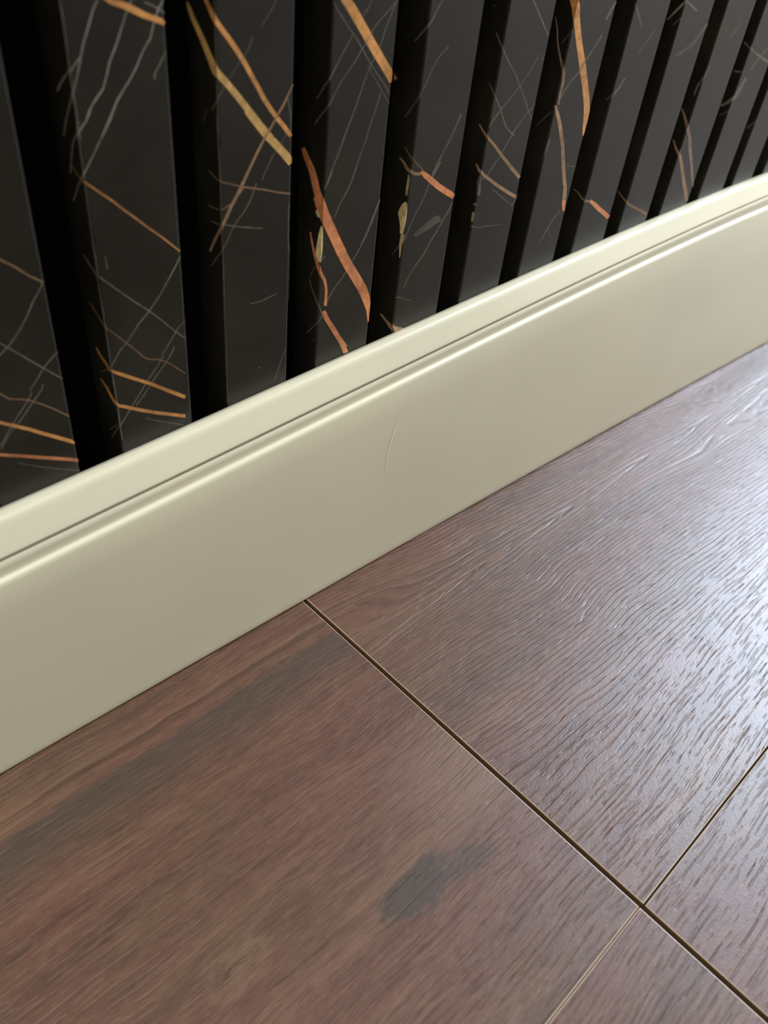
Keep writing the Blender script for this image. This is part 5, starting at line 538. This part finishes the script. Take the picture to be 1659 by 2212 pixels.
(9,'f','p',0.6,[[32877,12695,32760,12690,32700,12688,0,1],[33085,12534,32964,12530,32842,12526],[33307,12362,33170,12367,33033,12372],[33452,12190,33300,12206,33149,12223],[33571,12025,33413,12044,33256,12064],[33688,11863,33528,11881,33368,11899],[33823,11699,33667,11713,33511,11728],[33970,11529,33818,11542,33668,11556],[34119,11356,33972,11369,33825,11383],[34272,11180,34127,11194,33984,11209],[34417,11002,34276,11018,34136,11034],[34560,10824,34423,10840,34287,10856],[34705,10644,34573,10660,34441,10675],[34852,10462,34724,10477,34596,10493],[34986,10279,34878,10293,34770,10306],[35000,10110,34975,10113,34950,10116,1,0]]),
(9,'s','p',0.6,[[0,12688,13,12680,27,12673,1,0],[0,12626,0,12593,0,12560]]),
(10,'s','p',0.6,[[1000,11295,1000,11270,1000,11245],[964,11157,982,11150,1000,11144,0,1],[893,11017,966,10989,1000,10976,0,1],[821,10876,892,10849,963,10822],[748,10734,817,10709,886,10683],[679,10590,746,10566,813,10542],[612,10446,676,10422,741,10399],[544,10301,606,10278,668,10256],[477,10156,536,10134,595,10112],[415,10008,465,9989,514,9971],[355,9859,393,9844,432,9830]]),
(9,'f','t',0.75,[[32700,11967,32700,11955,32700,11944],[32764,11813,32732,11808,32700,11804,0,1],[33015,11641,32892,11640,32770,11638],[33192,11467,33053,11475,32914,11483],[33362,11299,33215,11308,33070,11317],[33536,11128,33380,11139,33226,11151],[33695,10955,33534,10969,33373,10983],[33855,10782,33689,10797,33524,10812],[34016,10609,33847,10623,33678,10638],[34188,10432,34016,10446,33844,10460],[34368,10252,34191,10266,34015,10280],[34551,10068,34368,10084,34186,10100],[34724,9881,34539,9901,34355,9920],[34881,9695,34702,9716,34524,9736],[35000,9513,34867,9529,34697,9549,1,0]]),
(9,'s','t',0.75,[[391,12223,419,12208,447,12192],[293,12116,330,12096,367,12075],[197,12010,240,11983,284,11956],[92,11917,136,11881,181,11845],[0,11804,16,11791,63,11751,1,0],[0,11725,0,11691,0,11657]]),
(10,'s','t',0.75,[[1000,10329,1000,10295,1000,10261],[948,10193,974,10182,1000,10171,0,1],[870,10058,953,10022,1000,10001,0,1],[788,9925,871,9886,954,9847],[703,9792,787,9752,871,9711],[616,9657,702,9616,789,9576],[536,9518,622,9479,708,9441],[463,9375,546,9339,629,9304],[391,9233,470,9199,548,9165]]),
(9,'f','g',0.3,[[34414,16383,34317,16405,34220,16427],[34320,16232,34214,16256,34107,16281],[34225,16078,34110,16107,33996,16136],[34071,15939,33966,15968,33861,15997],[33908,15804,33814,15831,33721,15857]]),
(10,'f','w',0.5,[[35920,15503,35920,15480,35920,15458],[36093,15354,36050,15328,36007,15301],[36571,15208,36533,15180,36495,15151],[37068,15064,37033,15033,36998,15002],[37589,14926,37555,14891,37521,14856],[38127,14785,38090,14746,38052,14707]]),
(10,'s','w',0.5,[[326,15550,343,15525,359,15500],[125,15463,143,15435,162,15406],[0,15378,0,15346,0,15313]]),
(10,'f','w',0.45,[[35920,14613,35920,14567,35920,14521],[35920,14519,35933,14495,35947,14471,1,0]]),
(10,'s','w',0.45,[[352,14522,342,14483,332,14445],[182,14544,171,14502,160,14460],[13,14567,1,14521,0,14519,0,1]]),
(9,'f','w',0.45,[[35000,13317,35000,13379,35000,13441],[35000,13364,34982,13374,34963,13384,1,0]]),
(10,'f','w',0.45,[[36636,14223,36501,14258,36366,14293],[36577,14100,36431,14138,36285,14176],[36519,13977,36361,14018,36204,14059],[36470,13851,36298,13896,36127,13941],[36422,13724,36235,13773,36050,13822],[36368,13588,36173,13650,35980,13712],[36180,13491,36005,13563,35920,13599,0,1],[35946,13423,35933,13429,35920,13435,0,1],[35920,13358,35920,13428,35920,13498]]),
(10,'s','w',0.45,[[0,13672,0,13698,0,13723],[0,13599,19,13609,38,13618,1,0],[0,13435,58,13469,126,13510,1,0],[92,13317,154,13359,217,13401],[215,13219,267,13258,319,13297],[335,13122,380,13156,426,13190]]),
(10,'f','g',0.35,[[36132,13036,36050,13083,35968,13129],[35920,12984,35920,13025,35920,13066]]),
(10,'s','g',0.35,[[0,13080,0,13109,0,13139],[85,12943,117,12970,148,12996],[263,12805,291,12828,319,12852]]),
(10,'f','g',0.35,[[37685,15258,37579,15292,37474,15326],[37440,15125,37334,15159,37228,15192],[37232,14983,37126,15014,37022,15044],[37054,14830,36955,14858,36856,14886],[36875,14675,36783,14702,36691,14729],[36697,14521,36611,14547,36526,14572]]),
(11,'s','g',0.3,[[0,12359,0,12383,0,12408],[58,12150,108,12177,157,12205],[208,11939,262,11969,317,11999]]),
(11,'f','g',0.3,[[39326,12312,39214,12360,39102,12408],[39100,12181,39100,12234,39100,12287]]),
(10,'f','g',0.3,[[38005,14794,38018,14822,38030,14851],[37416,14928,37431,14955,37445,14982],[36841,15067,36865,15091,36889,15116],[36306,15228,36336,15250,36366,15273],[35920,15383,35920,15405,35920,15428]]),
(10,'s','g',0.3,[[0,15283,0,15310,0,15336],[57,15365,44,15391,31,15418],[279,15447,266,15473,253,15499]])]


def slat_span(i):
    if i in LX: return LX[i], RX[i]
    a = (.0421 + i * .03172) if i < 0 else (.4228 + (i - 12) * .03172)
    return a, a + .0204


def build_slat(i, parent, rng):
    a, b = slat_span(i)
    bm = bmesh.new()
    lay = bm.verts.layers.float_color.new('vein')
    e = .00045
    prof = [(a, DEPTH), (a, e), (a + e * .3, e * .3), (a + e, 0), (b - e, 0), (b - e * .3, e * .3), (b, e), (b, DEPTH)]
    rows = []
    for z in (.002, TOP):
        rows.append([bm.verts.new((x, y, z)) for x, y in prof])
    n = len(prof)
    for k in range(n):
        k2 = (k + 1) % n
        bm.faces.new((rows[0][k], rows[0][k2], rows[1][k2], rows[1][k]))
    bm.faces.new(rows[0][::-1]); bm.faces.new(rows[1])
    bmesh.ops.recalc_face_normals(bm, faces=bm.faces[:])
    lift = [0]

    def strip(kind, colr, st, pts):
        """pts: rows of (u0,z0,u1,z1,u2,z2): edge, centre, edge of the vein on the film"""
        lift[0] += 1
        off = .000018 + lift[0] * .0000016
        c = VCOL[colr]
        wide = max(math.hypot(r[4] - r[0], r[5] - r[1]) for r in pts) * 1e-5
        prev = None
        for r in pts:
            E0 = (r[0] * 1e-5, r[1] * 1e-5); Cc = (r[2] * 1e-5, r[3] * 1e-5); E1 = (r[4] * 1e-5, r[5] * 1e-5)
            q = .50 if wide < .0009 else .16
            fl = r[6:8] if len(r) > 6 else (0, 0)
            line = [E0, (E0[0] + (Cc[0] - E0[0]) * q, E0[1] + (Cc[1] - E0[1]) * q),
                    (E1[0] + (Cc[0] - E1[0]) * q, E1[1] + (Cc[1] - E1[1]) * q), E1]
            vs = []
            for k, (u, z) in enumerate(line):
                if kind == 'f': co = (u, -off, z)
                else: co = (a - off, u, z)
                vv = bm.verts.new(co)
                vv[lay] = (c[0], c[1], c[2], st if k in (1, 2) or (k == 0 and fl[0]) or (k == 3 and fl[1]) else 0.0)
                vs.append(vv)
            if prev:
                for k in range(3):
                    try:
                        f = bm.faces.new((prev[k], prev[k + 1], vs[k + 1], vs[k]))
                        f.material_index = 1
                        f.normal_update()
                        nn = Vector((0, -1, 0)) if kind == 'f' else Vector((-1, 0, 0))
                        if f.normal.dot(nn) < 0: f.normal_flip()
                    except ValueError:
                        pass
            prev = vs

    for (si, kind, colr, st, pts) in VEINS:
        if si == i: strip(kind, colr, st, pts)
    # the same print goes on above the photographed stretch
    z0 = .19 if 0 <= i <= 12 else .09
    for k in range(16):
        zc = rng.uniform(z0 + .02, 1.6)
        sl = rng.choice((-1, 1)) * rng.uniform(.6, 2.6)
        big = rng.random() < .10
        w = rng.uniform(.0006, .0012) if big else rng.uniform(.00018, .0003)
        pts = []
        for s in range(7):
            u = a + (b - a) * s / 6.0
            z = max(z0, zc + sl * (u - (a + b) / 2) + rng.uniform(-.0012, .0012))
            pts.append([v * 1e5 for v in (u, z - w * 1.3, u, z, u, z + w * 1.3)])
        strip('f', 'o' if big else 'g', .9 if big else .4, pts)
    me = bpy.data.meshes.new('slat')
    bm.to_mesh(me); bm.free()
    me.materials.append(M_marble); me.materials.append(M_vein)
    return link('slat', me, parent)


def box(name, x0, x1, y0, y1, z0, z1, mat, parent=None, bevel=0.0):
    bm = bmesh.new()
    bmesh.ops.create_cube(bm, size=1)
    for v in bm.verts:
        v.co = Vector((x0 if v.co.x < 0 else x1, y0 if v.co.y < 0 else y1, z0 if v.co.z < 0 else z1))
    if bevel:
        bmesh.ops.bevel(bm, geom=bm.edges[:], offset=bevel, segments=2, affect='EDGES')
    me = bpy.data.meshes.new(name)
    bm.to_mesh(me); bm.free()
    me.materials.append(mat)
    return link(name, me, parent)


tag(box('wall_back', -.6, .775, .0165, .12, 0, 2.6, M_wall), kind='structure')

panel = link('slat_cladding', None)
panel.location = (0, 0, 0)
tag(panel, 'black marble-look slatted wall panel with orange and grey veins above the cream skirting board', 'wall panel')
tag(box('backing_board', -.48, .765, DEPTH, .0160, .002, TOP, M_black, panel), 'matt black backing seen in the gaps between slats')
rng = random.Random(5)
for i in range(-12, 23):
    build_slat(i, panel, rng)


# ---------------------------------------------------------------- skirting board
def cubic(c, x):
    xc = min(max(x, -.02), .47)
    r = 0.0
    for k in c: r = r * xc + k
    return r


def skirt_profile(x):
    zt = cubic(CT, x); zc = cubic(CC, x); zg = cubic(CG, x); zl = cubic(CL, x)
    xc = min(max(x, -.02), .47)
    yb = CB[0] * xc * xc + CB[1] * xc + CB[2]
    P = [(.0, .0005), (.0, zt)]
    P += [(-.0012, zt + .0001), (-.0031, zc + .00035), (-.0039, zc + .00005), (-.0045, zc - .0005), (-.0050, zc - .0016)]
    # bulged upper band down to the fine groove
    P += [(-.0061, zg + (zc - zg) * .55), (-.0072, zg + (zc - zg) * .25), (-.0078, zg + .0009)]
    P += [(-.0080, zg + .00030), (-.0074, zg + .00005), (-.0074, zg - .00015), (-.0080, zg - .00045)]
    # flat fillet, then the little rounded step
    P += [(-.0081, zl + (zg - zl) * .5), (-.0082, zl + .0009), (-.0083, zl + .00050), (-.0086, zl + .00026), (-.0090, zl + .00010),
          (-.00935, zl - .00015), (-.00955, zl - .0005), (-.0098, zl - .0013)]
    y0 = -.0098
    for s in (.12, .3, .5, .7, .85, .96):
        yy = y0 + (yb - y0) * (s ** .75)
        P.append((yy, (zl - .0013) * (1 - s) + .0004 * s))
    P += [(yb, .0012), (yb + .0001, .0006), (yb + .0005, .0002), (yb + .0012, .0001)]
    return P


CT = (-0.230413, 0.114754, 0.043839, 0.074216)
CC = (-0.163591, 0.069022, 0.050775, 0.074085)
CG = (-0.187201, 0.086351, 0.049104, 0.066158)
CL = (-0.178771, 0.065067, 0.054977, 0.060894)
CB = (-0.027628, -0.011617, -0.012241)
bm = bmesh.new()
xs = [-.48 + .02 * k for k in range(20)] + [-.08 + .005 * k for k in range(120)] + [.52 + .05 * k for k in range(6)]
prev = None
for x in xs:
    vs = [bm.verts.new((x, y, z)) for y, z in skirt_profile(x)]
    if prev:
        for k in range(len(vs)):
            k2 = (k + 1) % len(vs)
            f = bm.faces.new((prev[k], prev[k2], vs[k2], vs[k])); f.smooth = k > 0
    else:
        bm.faces.new(vs)
    prev = vs
bm.faces.new(prev[::-1])
bmesh.ops.recalc_face_normals(bm, faces=bm.faces[:])
# faint curved scuff on the face
SC = [(0.16602, -0.01085, 0.06134), (0.16491, -0.01107, 0.0588), (0.16346, -0.01135, 0.05529), (0.16224, -0.01164, 0.05145), (0.16128, -0.01195, 0.04708), (0.16052, -0.01225, 0.04271), (0.16019, -0.01253, 0.03846)]
pv = None
for k, (sx, sy, sz) in enumerate(SC):
    w = .00032 * math.sin(math.pi * (k + .6) / (len(SC) + .2))
    vs = [bm.verts.new((sx - w, sy - .00006, sz)), bm.verts.new((sx + w, sy - .00006, sz))]
    if pv:
        f = bm.faces.new((pv[0], pv[1], vs[1], vs[0])); f.material_index = 1
        f.normal_update()
        if f.normal.y > 0: f.normal_flip()
    pv = vs
me = bpy.data.meshes.new('baseboard_back')
bm.to_mesh(me); bm.free()
me.materials.append(M_skirt); me.materials.append(M_scratch)
sk = link('baseboard_back', me)
tag(sk, 'cream moulded skirting board between black slatted wall and wooden floor', kind='structure')

# ---------------------------------------------------------------- floor
floor = link('floor', None)
tag(floor, 'brown laminate wood floor with open joints', kind='structure')
box('underlay', -1.2, 2.4, -1.9, .02, -.012, -.0068, M_core, floor)


def plank(x0, x1, y0, y1, mat, label=None, ch=.00024):
    """board with eased edges, coloured pale for their highlight"""
    bm = bmesh.new()
    zt, zb = 0.0, -.0068
    def ring(dx, z):
        return [bm.verts.new(c) for c in ((x0 + dx, y0 + dx, z), (x1 - dx, y0 + dx, z), (x1 - dx, y1 - dx, z), (x0 + dx, y1 - dx, z))]
    r = [ring(ch * 1.2, zt), ring(ch * .4, zt - ch * .25), ring(0, zt - ch * .9), ring(0, zb)]
    bm.faces.new(r[0])
    for k in range(3):
        for j in range(4):
            j2 = (j + 1) % 4
            f = bm.faces.new((r[k][j], r[k + 1][j], r[k + 1][j2], r[k][j2]))
            f.material_index = 1 if k < 2 else 2
    bm.faces.new(r[3][::-1])
    bmesh.ops.recalc_face_normals(bm, faces=bm.faces[:])
    me = bpy.data.meshes.new('floor_plank')
    bm.to_mesh(me); bm.free()
    for m in (mat, M_edge, M_core): me.materials.append(m)
    o = link('floor_plank', me, floor)
    if label: o['label'] = label
    return o


W_left = mat_wood('walnut_print_smoky', .31, .76, patches=True, relief=.35, dark=.15)
W_right = mat_wood('walnut_print_cathedral', 1.7, .76, cathedral=True, relief=.5)
W_lowl = mat_wood('walnut_print_plain', 2.9, .76, relief=.3, dark=.20)
W_lowr = mat_wood('walnut_print_flecked', 4.3, .78, relief=.35, dark=.26)
GX0, GX1 = .12510, .12655
plank(-1.0, GX0, -.15085, .008, W_left, 'reddish brown plank with a smoky grey streak and a dark knot mark')
plank(GX1, 1.32, -.15125, .008, W_right, 'brown plank with raised arched grain and daylight sheen')
plank(-1.0, GX0, -.3408, -.15105, W_lowl)
plank(GX1, 1.32, -.3408, -.15175, W_lowr)
ws = (W_lowr, W_lowl)
for k in range(8):
    y1 = -.3411 - k * .1903
    sh = (.0, .45, .2, .62)[k % 4]
    for j, (xa, xb) in enumerate(((-1.2, -.35 + sh), (-.3497 + sh, .85 + sh), (.8503 + sh, 2.35))):
        plank(xa, xb, y1 - .190, y1, ws[(k + j) % 2])
plank(1.3205, 2.35, -.15125, .008, W_lowr)
plank(1.3205, 2.35, -.3408, -.15175, W_lowl)
